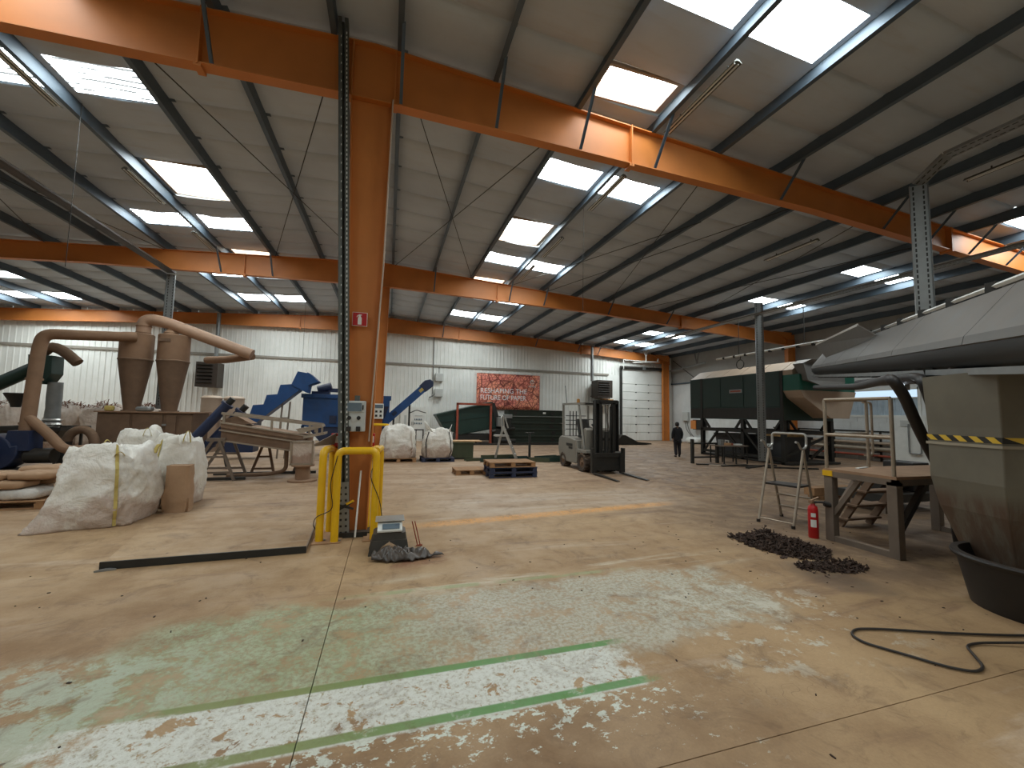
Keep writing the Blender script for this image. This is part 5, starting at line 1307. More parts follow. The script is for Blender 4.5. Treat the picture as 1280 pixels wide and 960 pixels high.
# ------------------------------------------------------------ enclosed belt conveyor feeding the drum
A = Vector((15.6, 11.1, 0)); Bq = Vector((6.2, 2.4, 0)); u = (A - Bq).normalized(); s_ = Vector((-u.y, u.x, 0)); LEN = (A - Bq).length
def Cz(d): return 2.36 + 1.10 * d / LEN
def Cp(d, s, z): p = Bq + u * d + s_ * s; return Vector((p.x, p.y, Cz(d) + z))
root = thing('belt_conveyor', 'big grey hooded belt conveyor climbing from the right edge to the drum machine', 'conveyor', (10.9, 6.75, 2.9))
def sweep(sec, d0, d1, name, mat, n=8, closed=True, parent=root, **k):
    pts = []
    for i in range(n + 1):
        d = d0 + (d1 - d0) * i / n
        pts += [Cp(d, a, b) for a, b in sec]
    m = MB().grid(pts, len(sec), n + 1, closed)
    if closed:
        m.f.append(list(range(len(sec)))[::-1]); m.mi.append(0); o = n * len(sec); m.f.append([o + j for j in range(len(sec))]); m.mi.append(0)
    return m.build(name, mat, parent, **k)
d0, d1 = -2.6, LEN - .3
k = 0; nseg = 6
for i in range(nseg):
    a, b = d0 + (d1 - d0) * i / nseg + .008, d0 + (d1 - d0) * (i + 1) / nseg - .008
    sweep([(-.10, .88), (.10, .88), (.50, .36), (.52, .27), (.47, .25), (.08, .84), (-.08, .84), (-.47, .25), (-.52, .27), (-.50, .36)], a, b, 'hood_panel', M['grey_sheet'], 4)
sweep([(.50, .26), (.50, .16), (.42, .05), (.25, .0), (-.25, .0), (-.42, .05), (-.50, .16), (-.50, .26)], d0, d1, 'trough', M['conveyor_under'], 10, smooth=True)
sweep([(.43, .02), (.47, .02), (.47, -.05), (.43, -.05)], d0, d1, 'edge_angle', M['galv'], 8)
sweep([(.02, .93), (.05, .96), (.02, .99), (-.01, .96)], d0, d1 - 1.6, 'top_conduit', M['white'], 8)
for i in range(9):
    c = Cp(.6 + i * 1.1, .02, .93); MB().box(c, (.1, .1, .16)).build('conduit_clamp', M['dark'], root)
for i in range(10):
    d = .5 + i * 1.2; MB().cyl(Cp(d, -.45, -.02), Cp(d, .45, -.02), .06, 10).build('idler_roller', M['dark'], root)
for s in (-.42, .42):
    p = Cp(1.2, s, .05); MB().bar(p, (p.x + .4, p.y - .3, 0), .10, .10).build('support_leg', M['dark'], root)
for dd in (d0 + .03, d1 - .06): sweep([(-.10, .86), (.10, .86), (.48, .36), (.49, .12), (.25, .01), (-.25, .01), (-.49, .12), (-.48, .36)], dd, dd + .02, 'end_plate', M['grey_sheet'], 1)
# open flap and feed hood at the far end
fq = [Vector((14.2, 10.45, 4.42)), Vector((9.9, 6.35, 3.92)), Vector((9.5, 5.75, 3.55)), Vector((13.6, 9.65, 3.78))]
MB().add(fq, [(0, 1, 2, 3)]).build('open_flap', M['grey_sheet'], root, solid=.03)
MB().bar(fq[0], fq[1], .03, .05).build('flap_edge', M['white'], root)
MB().add([(15.0, 11.55, 3.95), (15.25, 11.4, 4.1), (16.9, 11.4, 4.1), (17.1, 11.55, 3.95), (15.15, 11.5, 3.3), (15.7, 11.4, 3.1), (16.9, 11.4, 3.1), (17.1, 11.5, 3.3), (15.0, 11.98, 3.95), (15.25, 11.98, 4.1), (16.9, 11.98, 4.1), (17.1, 11.98, 3.95), (15.15, 11.72, 3.3), (17.1, 11.72, 3.3)],
         [(0, 1, 2, 3), (0, 3, 7, 4), (4, 7, 6, 5), (0, 8, 9, 1), (1, 9, 10, 2), (2, 10, 11, 3), (0, 4, 12, 8), (3, 11, 13, 7), (8, 12, 13, 11), (8, 11, 10, 9), (4, 5, 6, 7, 13, 12)]).build('feed_hood', M['grey_sheet'], root, bev=.008)
# hoses slung below
GH = 'black hoses under the belt conveyor'
for i, (pts, r_, lb) in enumerate([
    ([(11.6, 8.6, 2.72), (8.2, 5.3, 2.42), (6.05, 3.52, 2.34), (6.22, 3.5, 2.14), (6.49, 3.5, 1.67), (6.91, 3.5, 1.11), (7.26, 3.5, .53), (7.4, 3.5, .06)], .062, 'black hose hanging from the conveyor, nearest the platform rails'),
    ([(9.0, 5.6, 2.55), (6.9, 3.75, 2.42), (6.40, 3.4, 2.34), (6.57, 3.4, 1.98), (6.77, 3.4, 1.48), (7.05, 3.4, .95), (7.18, 3.4, .5), (7.25, 3.4, .06)], .058, 'black hose hanging from the conveyor, between the other two'),
    ([(9.6, 6.2, 2.6), (7.6, 4.3, 2.44), (6.75, 3.62, 2.38), (7.02, 3.6, 2.26), (7.10, 3.6, 1.9), (7.35, 3.58, .06)], .07, 'thick black hose hanging from the conveyor, beside the beige chute')]):
    o = MB().tube(rounded(pts, .4, 6), r_, 12).build('hanging_hose', M['black'], smooth=True); tag(o, lb, 'hose', GH)
root = thing('work_lamp', 'lit white work lamp under the conveyor above the platform', 'lamp', (7.68, 4.34, 2.3))
le = NT('lit_lamp_lens'); em = le.n('ShaderNodeEmission'); em.inputs[0].default_value = (.8, .9, 1, 1); em.inputs[1].default_value = 12; le.lk(em.outputs[0], le.t.nodes['Material Output'].inputs[0])
MB().bx(7.64, 7.76, 4.28, 4.40, 2.29, 2.40).build('housing', M['galv'], root)
MB().bx(7.60, 7.64, 4.29, 4.39, 2.30, 2.39).build('lens', le.m, root)
MB().cyl((7.7, 4.34, 2.4), (7.9, 4.5, 2.62), .015, 6).build('bracket', M['dark'], root)
# ------------------------------------------------------------ beige chute and tub
root = thing('drop_chute', 'beige square chute with a black and yellow tape band above the black tub', 'chute', (6.25, 2.65, .4))
ca = Vector((6.10, 3.22)); cb = Vector((5.76, 2.46)); e1 = (ca - cb).normalized(); e2 = Vector((e1.y, -e1.x)); wl_, wd_ = (ca - cb).length, .95
def ch(t0, t1, z): # inset ring
    r_ = []
    for a, b in ((0, 0), (1, 0), (1, 1), (0, 1)):
        q = cb + e1 * wl_ * (t0 + (1 - 2 * t0) * a) + e2 * wd_ * (t1 + (1 - 2 * t1) * b); r_.append((q.x, q.y, z))
    return r_
rings = [ch(-.02, -.02, 2.33), ch(0, 0, 1.75), ch(0, 0, 1.56), ch(.005, .0, 1.18), ch(.05, .05, .86), ch(.13, .15, .52), ch(.17, .2, .34)]
m = MB().grid([p for r_ in rings for p in r_], 4, len(rings), True)
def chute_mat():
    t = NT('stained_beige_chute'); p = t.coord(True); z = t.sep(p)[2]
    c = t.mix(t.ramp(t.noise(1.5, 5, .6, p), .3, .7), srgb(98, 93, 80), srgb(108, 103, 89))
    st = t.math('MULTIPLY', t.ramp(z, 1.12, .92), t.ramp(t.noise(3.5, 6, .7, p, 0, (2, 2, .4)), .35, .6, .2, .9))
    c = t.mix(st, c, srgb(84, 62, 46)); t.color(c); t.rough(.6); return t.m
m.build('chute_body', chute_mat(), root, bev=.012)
def tape_mat():
    t = NT('black_yellow_hazard_tape'); p = t.coord(True); x, y, z = t.sep(p)
    v = t.math('ADD', t.math('MULTIPLY', y, -6.3), t.math('MULTIPLY', z, 7.2)); fr_ = t.math('FRACT', v)
    t.color(t.mix(t.math('GREATER_THAN', fr_, .5), srgb(28, 27, 25), srgb(208, 172, 52))); t.rough(.5); return t.m
m = MB().grid(ch(-.004, -.004, 1.60) + ch(-.004, -.004, 1.66), 4, 2, True); m.build('hazard_tape', tape_mat(), root)
MB().grid(ch(-.012, -.012, 1.55) + ch(-.012, -.012, 1.58) , 4, 2, True).build('seam_ledge', M['shade_chute'], root)
for s in (.1, .9):
    q = cb + e1 * wl_ * s + e2 * wd_; MB().bar((q.x, q.y, 2.3), (q.x + .4, q.y - .3, 0), .09, .09).build('stand_leg', M['dark'], root)
root = thing('rubber_tub', 'wide black rubber tub on the floor under the beige chute', 'tub', (6.06, 2.36, 0))
MB().lathe([(.01, .012), (.44, .012), (.47, .03), (.56, .46), (.565, .5), (.62, .5), (.63, .48), (.62, .455), (.585, .45), (.50, .0), (.01, .0)], (6.06, 2.36, 0), 48).build('tub_wall', M['black'], root, smooth=True)
MB().tube(rounded([(5.72, 1.86, .47), (5.68, 1.80, .36), (5.5, 1.98, .36), (5.52, 2.02, .47)], .05), .022, 8).build('handle', M['black'], root, smooth=True)
# ------------------------------------------------------------ platform
root = thing('work_platform', 'dusty steel work platform with handrails beside the conveyor', 'platform', (7.6, 4.2, 0))
PX0, PX1, PY0, PY1 = 6.42, 8.95, 3.74, 4.68
sd_, td_ = M['steel_dusty'], M['tube_dusty']
MB().bx(PX0, PX1, PY0, PY1, 1.03, 1.07).build('deck', paint('dusty_plywood_deck', srgb(150, 118, 92), .85, 0, .2, .5, 4), root)
for y in (PY0 + .03, PY1 - .03): MB().bx(PX0, PX1, y - .03, y + .03, .95, 1.03).build('deck_beam', sd_, root)
for x in (PX0 + .03, PX1 - .03): MB().bx(x - .03, x + .03, PY0, PY1, .95, 1.03).build('deck_beam', sd_, root)
for x in (PX0 + .06, PX1 - .06):
    for y in (PY0 + .06, PY1 - .06):
        MB().bx(x - .06, x + .06, y - .06, y + .06, 0, 1.0).build('leg', sd_, root, bev=.006)
MB().bx(PX0 + .01, PX0 + .11, PY0 + .1, PY1 - .1, .0, .08).build('foot_beam', sd_, root)
MB().bx(PX1 - .11, PX1 - .01, PY0 + .1, PY1 - .1, .0, .08).build('foot_beam', sd_, root)
x = PX0 + .06
MB().bar((x, PY1 - .1, .40), (x, 4.2, .98), .06, .06).build('knee_brace', sd_, root)
MB().bar((PX0 + .1, PY0 + .06, .34), (7.1, PY0 + .06, .97), .07, .07).build('knee_brace', M['dark'], root)
MB().bar((PX0 + .1, PY1 - .06, .34), (7.1, PY1 - .06, .97), .07, .07).build('knee_brace', sd_, root)
for y in (PY0 + .04, PY1 - .03): MB().cyl((PX0 + .03, y, 1.05), (PX0 + .03, y, 2.11), .024, 10).build('rail_post', td_, root, smooth=True)
for z in (2.11, 1.58): MB().cyl((PX0 + .03, PY0 + .04, z), (PX0 + .03, PY1 - .03, z), .024, 10).build('hand_rail', td_, root, smooth=True)
MB().tube(rounded([(PX0 + .03, PY1 - .03, 2.11), (7.36, PY1 - .03, 2.13), (7.36, PY1 - .03, 1.06)], .06), .022, 10).build('hand_rail', td_, root, smooth=True)
MB().cyl((PX0 + .03, PY1 - .03, 1.58), (7.36, PY1 - .03, 1.60), .02, 8).build('hand_rail', td_, root, smooth=True)
MB().tube(rounded([(7.36, PY1 + .02, 2.1), (7.55, PY1 + .02, 2.1), (7.55, PY1 + .02, 1.25), (7.36, PY1 + .02, 1.25)], .06), .018, 8).build('gate_hoop', M['tube_dusty'], root, smooth=True)
MB().bx(PX0 - .012, PX0, PY1 - .13, PY1, .96, 1.04).bx(PX0 - .01, PX0 + .12, PY1, PY1 + .012, .96, 1.04).build('yellow_corner_tape', M['yellow'], root)
root = thing('paper_strip', 'white strip of paper lying on the platform deck', 'paper', (7.2, 4.5, 1.07))
MB().box((7.05, 4.55, 1.076), (.36, .05, .008), Matrix.Rotation(.25, 3, 'Z')).build('strip', M['white'], root)
root = thing('access_steps', 'dusty wooden steps leaning against the far side of the platform', 'steps', (7.9, 5.0, 0))
for x0, x1 in ((7.46, 7.66), (8.16, 8.34)):
    MB().bar((x0, 5.2, 0), (x1, 4.72, .99), .05, .10, (0, 1, 0)).build('stringer', M['brown'], root)
for i in range(4):
    t = .12 + i * .25; MB().box(((7.46 + .2 * t + 8.16 + .18 * t) / 2, 5.2 - .48 * t, .99 * t + .02), (.82, .2, .03)).build('tread', M['brown'], root)
root = thing('motor_skid', 'dark motor skid on the floor behind the work platform', 'machine', (10.3, 6.0, 0))
MB().bx(9.3, 11.0, 5.6, 6.5, .2, .36).build('skid', M['dark'], root)
MB().cyl((9.5, 6.0, .62), (10.4, 6.0, .62), .24, 18).build('motor', M['black'], root, smooth=True)
MB().bx(10.4, 10.9, 5.75, 6.3, .36, .95).build('gearbox', M['black'], root, bev=.02)
for x in (9.4, 10.9):
    for y in (5.7, 6.4): MB().bx(x - .05, x + .05, y - .05, y + .05, 0, .2).build('foot', M['steel_dusty'], root)
root = thing('wooden_beam', 'thick timber offcut lying on the floor behind the access steps', 'timber', (9.6, 7.2, 0))
MB().bx(9.3, 10.6, 7.0, 7.25, 0.08, .26).build('beam', M['wood'], root, bev=.01); MB().bx(9.5, 9.6, 6.95, 7.3, 0, .08).bx(10.3, 10.4, 6.95, 7.3, 0, .08).build('bearer', M['wood'], root)
# step ladder with hand hoops
root = thing('step_ladder', 'aluminium platform steps with high hand hoops, left of the fire extinguisher', 'ladder', (6.75, 5.6, 0), 'step ladders')
al = M['tube_dusty']
F = [Vector((6.30, 5.75, 0)), Vector((6.47, 5.24, 0))]; Bk = [Vector((7.08, 5.96, 0)), Vector((7.25, 5.45, 0))]; T = [Vector((6.66, 5.82, 1.27)), Vector((6.83, 5.31, 1.27))]
for p, q in zip(F, T): MB().cyl(p, q, .022, 10).build('front_rail', al, root, smooth=True)
for p, q in zip(Bk, T): MB().cyl(p, q, .022, 10).build('rear_rail', al, root, smooth=True)
MB().add([F[0].lerp(T[0], .52), F[1].lerp(T[1], .52), Bk[1].lerp(T[1], .52), Bk[0].lerp(T[0], .52)], [(0, 1, 2, 3)]).build('standing_platform', M['black'], root, solid=.03)
for t in (.17, .34): MB().bar(Bk[0].lerp(T[0], t), Bk[1].lerp(T[1], t), .08, .025).build('step', al, root)
MB().cyl(F[0].lerp(T[0], .06), F[1].lerp(T[1], .06), .012, 6).build('brace', al, root)
hh = (T[1] - T[0]).normalized(); ff = Vector((hh.y, -hh.x, 0))
MB().tube(rounded([T[0] + Vector((0, 0, .02)) - ff * .0, T[0] - ff * .14 + Vector((0, 0, .06)), T[0] - ff * .14 + Vector((0, 0, .28)), T[1] - ff * .14 + Vector((0, 0, .28)), T[1] - ff * .14 + Vector((0, 0, .06)), T[1] + Vector((0, 0, .02))], .06), .02, 8).build('hand_hoop', M['alu'], root, smooth=True)
for q in T: MB().tube(rounded([q + Vector((0, 0, .02)), q + ff * .1 + Vector((0, 0, .03)), q + ff * .2 + Vector((0, 0, .14)), q + ff * .3 + Vector((0, 0, .15))], .05), .018, 8).build('side_grip', M['alu'], root, smooth=True)
for p in F + Bk: MB().cyl(p, p + Vector((0, 0, .05)), .03, 8).build('rubber_foot', M['black'], root)
root = thing('fire_extinguisher', 'red fire extinguisher standing on the floor by the platform leg', 'fire extinguisher', (6.32, 4.79, 0))
ex = (6.32, 4.79, 0)
MB().lathe([(.062, 0), (.068, .01), (.068, .42), (.058, .47), (.03, .50), (.028, .52)], ex, 22, True).build('cylinder', M['red'], root, smooth=True)
MB().bx(6.27, 6.37, 4.76, 4.82, .52, .56).bar((6.28, 4.79, .56), (6.42, 4.77, .61), .03, .015).build('valve', M['tan'], root)
MB().tube(rounded([(6.32, 4.76, .54), (6.36, 4.66, .56), (6.40, 4.64, .53)], .03), .016, 8).cyl((6.38, 4.66, .54), (6.46, 4.60, .52), .04, 12, .045).build('horn', M['black'], root, smooth=True)
m = MB()
for z0, z1, a0, a1 in ((.17, .28, 3.3, 4.4), (.32, .38, 3.4, 4.3)):
    pts = [(6.32 + .0695 * math.cos(a0 + (a1 - a0) * i / 6), 4.79 + .0695 * math.sin(a0 + (a1 - a0) * i / 6), z) for z in (z0, z1) for i in range(7)]
    m.grid(pts, 7, 2)
m.build('paper_label', M['white'], root)
# ------------------------------------------------------------ tables and frames near the drum
root = thing('steel_trestle', 'dark low steel frame on the floor left of the small table', 'frame', (12.0, 13.5, 0))
for x in (11.55, 12.75): MB().bx(x - .05, x + .05, 13.45, 13.55, 0, .95 if x < 12 else .8).build('post', M['dark'], root)
for z in (.78, .24): MB().bx(11.55, 12.75, 13.47, 13.53, z - .03, z + .03).build('rail', M['dark'], root)
root = thing('small_table', 'small dark steel table with odds and ends in front of the drum machine', 'table', (13.2, 13.4, 0))
MB().bx(12.6, 13.85, 13.0, 13.8, .68, .72).build('table_top', M['steel_dusty'], root)
for x in (12.66, 13.25, 13.8):
    for y in (13.05, 13.75): MB().bx(x - .02, x + .02, y - .02, y + .02, 0, .68).build('leg', M['dark'], root)
MB().bx(12.66, 13.8, 13.03, 13.07, .28, .32).build('stretcher', M['dark'], root)
for i, (x, y, w, h, mt, lb) in enumerate([(12.75, 13.3, .16, .22, 'galv', 'small grey tin on the small table, at its left end'), (12.98, 13.2, .22, .10, 'wood_pale', 'small tan carton on the small table'), (13.2, 13.3, .2, .08, 'red_rust', 'small red tool on the small table'), (13.5, 13.2, .3, .06, 'white', 'flat white paper pad on the small table')]):
    o = MB().bx(x - w / 2, x + w / 2, y - .08, y + .08, .721, .721 + h).build('table_item', M[mt], bev=.01); tag(o, lb, 'small item', 'odds and ends on the small table')
for i, (x, y, L, a) in enumerate([(11.9, 12.9, 1.1, -.3), (12.6, 12.5, 1.3, .1), (13.5, 12.3, 1.6, -.1), (14.2, 11.5, 1.8, -.4), (13.0, 12.0, 1.0, .3)]):
    o = MB().box((x, y, .025 + .0 * i), (L, .12, .05), Matrix.Rotation(a, 3, 'Z')).build('flat_bar', M['dark']); tag(o, 'dark steel bar on the floor before the drum machine, %s from the left' % ['first', 'second', 'fourth', 'fifth', 'third'][i], 'steel bar', 'dark steel bars on the floor')
o = MB().box((12.1, 12.7, .02), (.7, .4, .03), Matrix.Rotation(.2, 3, 'Z')).build('card_sheet', M['beige']); tag(o, 'pale card sheet on the floor below the small table', 'sheet')
# ------------------------------------------------------------ fluorescent fittings under the purlins
GL = 'fluorescent fittings under the purlins'
def fluor(x, y, label):
    z = roof_z(x) - .36
    root = thing('strip_light', label, 'light fitting', (x, y, z), GL)
    MB().prism([(x - .025, z + .05), (x + .025, z + .05), (x + .075, z + .0), (x + .072, z - .01), (x + .025, z + .02), (x - .025, z + .02), (x - .072, z - .01), (x - .075, z)], 'y', y, y + 1.7).build('reflector', M['angle'], root)
    for s in (-.035, .035): MB().cyl((x + s, y + .03, z - .0), (x + s, y + 1.67, z - .0), .014, 8).build('tube', M['tubewhite'], root, smooth=True)
    for yy in (y + .2, y + 1.3): MB().bx(x - .01, x + .01, yy - .01, yy + .01, z + .05, z + .10).build('clip', M['dark'], root)
for x, y, lb in [(4.97, 4.7, 'strip light between the two biggest skylights, top of the frame'), (4.97, 7.9, 'strip light between the skylight pair just beyond the near portal frame'), (4.97, 11.4, 'strip light beside the framed roof vent right of the column'), (4.97, 14.0, 'strip light between the far skylight pair right of the column'),
                 (-6.05, 7.6, 'strip light beside the striped skylights at the left edge'), (-6.05, 11.3, 'strip light beside the framed roof vent left of the column'), (-6.05, 14.8, 'strip light between the skylight pair left of the column'),
                 (11.5, 3.5, 'strip light near the right edge, before the near portal frame'), (11.5, 8.3, 'strip light on the right, just beyond the near portal frame')]:
    fluor(x, y, lb)
for x, y, z0, lb in [(4.9, 9.8, 4.6, 'thin cable hanging from the roof by the right skylights'), (-5.9, 9.6, 4.4, 'thin cable hanging from the roof by the left skylights'), (-4.3, 23.0, 4.2, 'thin cord hanging from the roof near the left end wall')]:
    o = MB().cyl((x, y, z0), (x, y, roof_z(x) + .0), .006, 6).build('hanging_cable', M['dark']); tag(o, lb, 'cable', 'cables hanging from the roof')

# ------------------------------------------------------------ near column: guard, slotted post, boxes
root = thing('yellow_guard_rail', 'bright yellow tubular guard around the near orange column', 'guard', (-.45, 6.5, 0))
PG = {'a': (-.84, 6.27), 'b': (-.77, 6.74), 'c': (-.64, 6.20), 'd': (-.13, 6.20), 'e': (-.25, 6.78), 'f': (-.08, 6.93)}
def hoop(ids, zt=1.24, r_=.052):
    pts = [(PG[ids[0]][0], PG[ids[0]][1], .0)] + [(PG[i][0], PG[i][1], zt) for i in ids] + [(PG[ids[-1]][0], PG[ids[-1]][1], .0)]
    MB().tube(rounded(pts, .10, 6), r_, 14).build('tube_hoop', M['yellow'], root, smooth=True)
hoop(['a', 'b']); hoop(['c', 'd']); hoop(['e', 'f'], 1.22, .046)
MB().cyl((-.13, 6.2, 1.24), (-.08, 6.93, 1.22), .045, 12).cyl((-.77, 6.74, 1.22), (-.25, 6.78, 1.22), .042, 12).build('tie_bar', M['yellow'], root, smooth=True)
for q_ in ((-.92, -.55, 6.12, 6.82), (-.27, .02, 6.12, 7.0)): MB().bx(*q_, 0, .012).build('base_plate', M['wood'], root)
for i in ('a', 'b', 'c', 'd', 'e', 'f'):
    x, y = PG[i]; MB().cyl((x + .07, y, .012), (x + .07, y, .03), .014, 6).build('anchor_bolt', M['galv'], root)
MB().tube(rounded([(-.09, 6.24, 1.2), (-.22, 6.16, .9), (-.06, 6.14, .55), (-.02, 6.15, .3), (-.06, 6.2, .05)], .12), .006, 6).build('cable', M['black'], root)
MB().tube(rounded([(-.64, 6.14, 1.18), (-.72, 6.13, .8), (-.66, 6.13, .45), (-.9, 6.2, .35), (-.93, 6.3, .2), (-.85, 6.3, .12)], .1), .006, 6).build('loose_cable', M['black'], root)
root = thing('yellow_guard_rail', 'yellow guard hoop around the second column, above the red box', 'guard', (-.3, 16.3, 0))
MB().tube(rounded([(-.62, 16.3, 0), (-.62, 16.3, 1.30), (.06, 16.3, 1.30), (.06, 16.3, 0)], .1), .05, 12).build('tube_hoop', M['yellow'], root, smooth=True)
MB().bx(-.7, .14, 16.22, 16.38, 0, .012).build('base_plate', M['yellow'], root)
GR = 'red boxes on the yellow guard'
for x, y, z, lb in ((-.74, 6.72, 1.27, 'red box with a white label on the guard, left of the slotted post'), (-.25, 6.74, 1.27, 'red box with a white label on the guard, right of the orange column')):
    r = thing('red_box', lb, 'box', (x, y, z), GR)
    w = .06 if x < -.5 else .07
    MB().bx(x - w, x + w, y - .05, y + .05, z - .005, z + .19).build('case', M['red'], r, bev=.006)
    MB().bx(x - .02, x + w - .012, y - .056, y - .05, z + .05, z + .15).build('paper_label', M['white'], r)
root = thing('grey_plate', 'dull grey triangular plate lying tilted on the left guard hoop', 'plate', (-.85, 6.5, 1.27))
MB().add([(-.98, 6.4, 1.29), (-.74, 6.62, 1.30), (-.72, 6.62, 1.47), (-.98, 6.4, 1.32), (-.99, 6.44, 1.29), (-.75, 6.66, 1.30), (-.73, 6.66, 1.47), (-.99, 6.44, 1.32)], [(0, 1, 2, 3), (4, 7, 6, 5), (0, 4, 5, 1), (1, 5, 6, 2), (2, 6, 7, 3), (3, 7, 4, 0)]).build('plate', M['steel_dusty'], root)
# slotted post
root = thing('slotted_post', 'tall slotted grey steel post in front of the near orange column', 'post', (-.54, 6.42, 0))
p0, p1 = Vector((-.54, 6.42, 0)), Vector((-.90, 6.42, 7.86)); d = (p1 - p0).normalized()
MB().bar(p0 + Vector((0, .07, 0)), p1 + Vector((0, .07, 0)), .006, .15, (1, 0, 0)).bar(p0 + Vector((-.07, .03, 0)), p1 + Vector((-.07, .03, 0)), .09, .006, (1, 0, 0)).bar(p0 + Vector((.07, .03, 0)), p1 + Vector((.07, .03, 0)), .09, .006, (1, 0, 0)).bar(p0 + Vector((.045, -.015, 0)), p1 + Vector((.045, -.015, 0)), .004, .05, (1, 0, 0)).bar(p0 + Vector((-.045, -.015, 0)), p1 + Vector((-.045, -.015, 0)), .004, .05, (1, 0, 0)).build('channel', M['angle'], root)
hm = MB(); hs = MB()
for i in range(95):
    c = p0 + d * (.85 + i * .072)
    hm.box(c + Vector((.048, -.019, 0)), (.013, .003, .035))
    if i % 2: hm.box(c + Vector((-.03, -.019, 0)), (.011, .003, .03))
o = hm.build('slots', M['white'], root); o['kind'] = 'stuff'
q0, q1 = p0 + Vector((.0, -.03, .0)), p0 + d * .78 + Vector((0, -.03, 0))
MB().bar(q0, q1, .006, .15, (1, 0, 0)).build('foot_sleeve', M['galv'], root)
hm = MB()
for i in range(8):
    for s in (-.035, .035): hm.box(p0 + d * (.07 + i * .09) + Vector((s, -.035, 0)), (.03, .003, .03))
o = hm.build('sleeve_holes', M['dark'], root); o['kind'] = 'stuff'
MB().bx(-.60, -.22, 6.36, 6.48, 0, .07).build('foot_bar', M['dark'], root)
MB().bar((-.62, 6.375, .40), (-.44, 6.375, .50), .004, .04).bar((-.62, 6.372, .46), (-.42, 6.372, .40), .004, .03).build('tape_wrap', M['dark'], root)
MB().bar((-.52, 6.37, .47), (-.42, 6.37, .52), .004, .03).build('yellow_tape', M['yellow'], root)
root = thing('control_box', 'light grey control box with switches on the near orange column', 'electrical box', (-.46, 6.5, 1.7))
MB().bx(-.60, -.32, 6.42, 6.60, 1.50, 1.95).build('case', M['grey_box'], root, bev=.01)
MB().bx(-.585, -.345, 6.405, 6.42, 1.78, 1.935).build('window_frame', M['grey_box'], root, bev=.006)
MB().bx(-.575, -.375, 6.40, 6.406, 1.795, 1.92).build('display', M['lcd'], root)
MB().bx(-.366, -.348, 6.395, 6.406, 1.82, 1.89).build('latch', M['black'], root)
for x in (-.54, -.41):
    MB().cyl((x, 6.42, 1.70), (x, 6.395, 1.70), .028, 14).box((x, 6.385, 1.70), (.014, .03, .06)).build('switch', M['black'], root)
    MB().bx(x - .03, x + .03, 6.38, 6.42, 1.505, 1.575).build('socket', M['black'], root, bev=.006)
MB().bx(-.48, -.41, 6.46, 6.54, 1.95, 2.03).build('cable_gland', M['angle'], root)
MB().tube(rounded([(-.54, 6.42, 1.5), (-.52, 6.42, 1.42), (-.60, 6.46, 1.36), (-.58, 6.5, 1.2)], .05), .008, 6).build('cable', M['black'], root)
root = thing('socket_box', 'white socket box with four outlets on the second orange column', 'electrical box', (-.34, 16.6, 1.7))
MB().bx(-.52, -.17, 16.5, 16.68, 1.52, 2.1).build('case', M['white'], root, bev=.01)
MB().bx(-.50, -.19, 16.48, 16.5, 1.93, 2.06).build('cover', M['lcd'], root)
for x in (-.43, -.27):
    for z in (1.64, 1.80): MB().bx(x - .04, x + .04, 16.48, 16.5, z - .04, z + .04).build('outlet', M['black'], root)
root = thing('fire_sign', 'red square fire extinguisher sign on the near orange column', 'sign', (-.47, 6.55, 3.2))
MB().bx(-.575, -.36, 6.545, 6.565, 3.09, 3.30).build('border', M['white'], root)
MB().bx(-.568, -.367, 6.540, 6.546, 3.097, 3.293).build('panel', M['red'], root)
MB().prism([(-.495, 3.112), (-.44, 3.112), (-.44, 3.21), (-.452, 3.235), (-.458, 3.25), (-.44, 3.255), (-.44, 3.265), (-.475, 3.268), (-.50, 3.255), (-.515, 3.225), (-.508, 3.222), (-.492, 3.245), (-.478, 3.25), (-.484, 3.235), (-.495, 3.21)], 'y', 6.536, 6.541).build('pictogram', M['white'], root)
root = thing('white_conduit', 'thin white conduit running down the near orange column', 'conduit', (-.2, 6.5, 0))
MB().tube([(-.12, 6.53, 6.8), (-.16, 6.53, 4.0), (-.26, 6.53, 1.35)], .012, 8).build('pipe', M['beige'], root, smooth=True)
root = thing('white_stick', 'thin white stick leaning inside the guard at the column foot', 'stick', (-.36, 6.4, 0))
MB().cyl((-.38, 6.3, .02), (-.35, 6.52, .92), .013, 8).build('stick', M['white'], root)

# ------------------------------------------------------------ floor scale plate, stool, scale, bag
root = thing('floor_plate', 'low dusty floor weighing plate with a black front lip', 'floor plate', (-2.1, 6.6, 0))
q = [(-2.96, 5.74), (-.93, 5.82), (-1.02, 7.26), (-3.36, 7.45)]
MB().prism([(a, b) for a, b in q], 'z', 0, .055).build('plate', M['floor'], root)
MB().bar((-2.97, 5.735, .045), (-.92, 5.815, .045), .02, .085).build('front_lip', M['dark'], root)
MB().bar((-.93, 5.82, .03), (-1.02, 7.26, .03), .015, .056).build('side_lip', M['steel_dusty'], root)
MB().prism([(-2.98, 5.66), (-2.8, 5.7), (-2.9, 5.74)], 'z', 0, .02).build('corner_tab', M['galv'], root)
root = thing('plastic_stool', 'dark low plastic step stool carrying the white scale', 'stool', (.08, 5.68, 0))
sx, sy = .08, 5.68
m = MB()
def ring(w, d_, z, r_=.05, n=6):
    out = []
    for cx_, cy_, a0 in ((1, 1, 0), (-1, 1, PI / 2), (-1, -1, PI), (1, -1, 1.5 * PI)):
        for i in range(n + 1):
            a = a0 + PI / 2 * i / n; out.append((sx + cx_ * (w / 2 - r_) + r_ * math.cos(a), sy + cy_ * (d_ / 2 - r_) + r_ * math.sin(a), z))
    return out
n_r = 28
rs = [ring(.36, .26, .27), ring(.40, .29, .255), ring(.42, .31, .17)]
m.grid([p for r_ in rs for p in r_], n_r, 3, True); m.f.append(list(range(n_r))); m.mi.append(0)
m.build('stool_top', M['stool'], root, smooth=35)
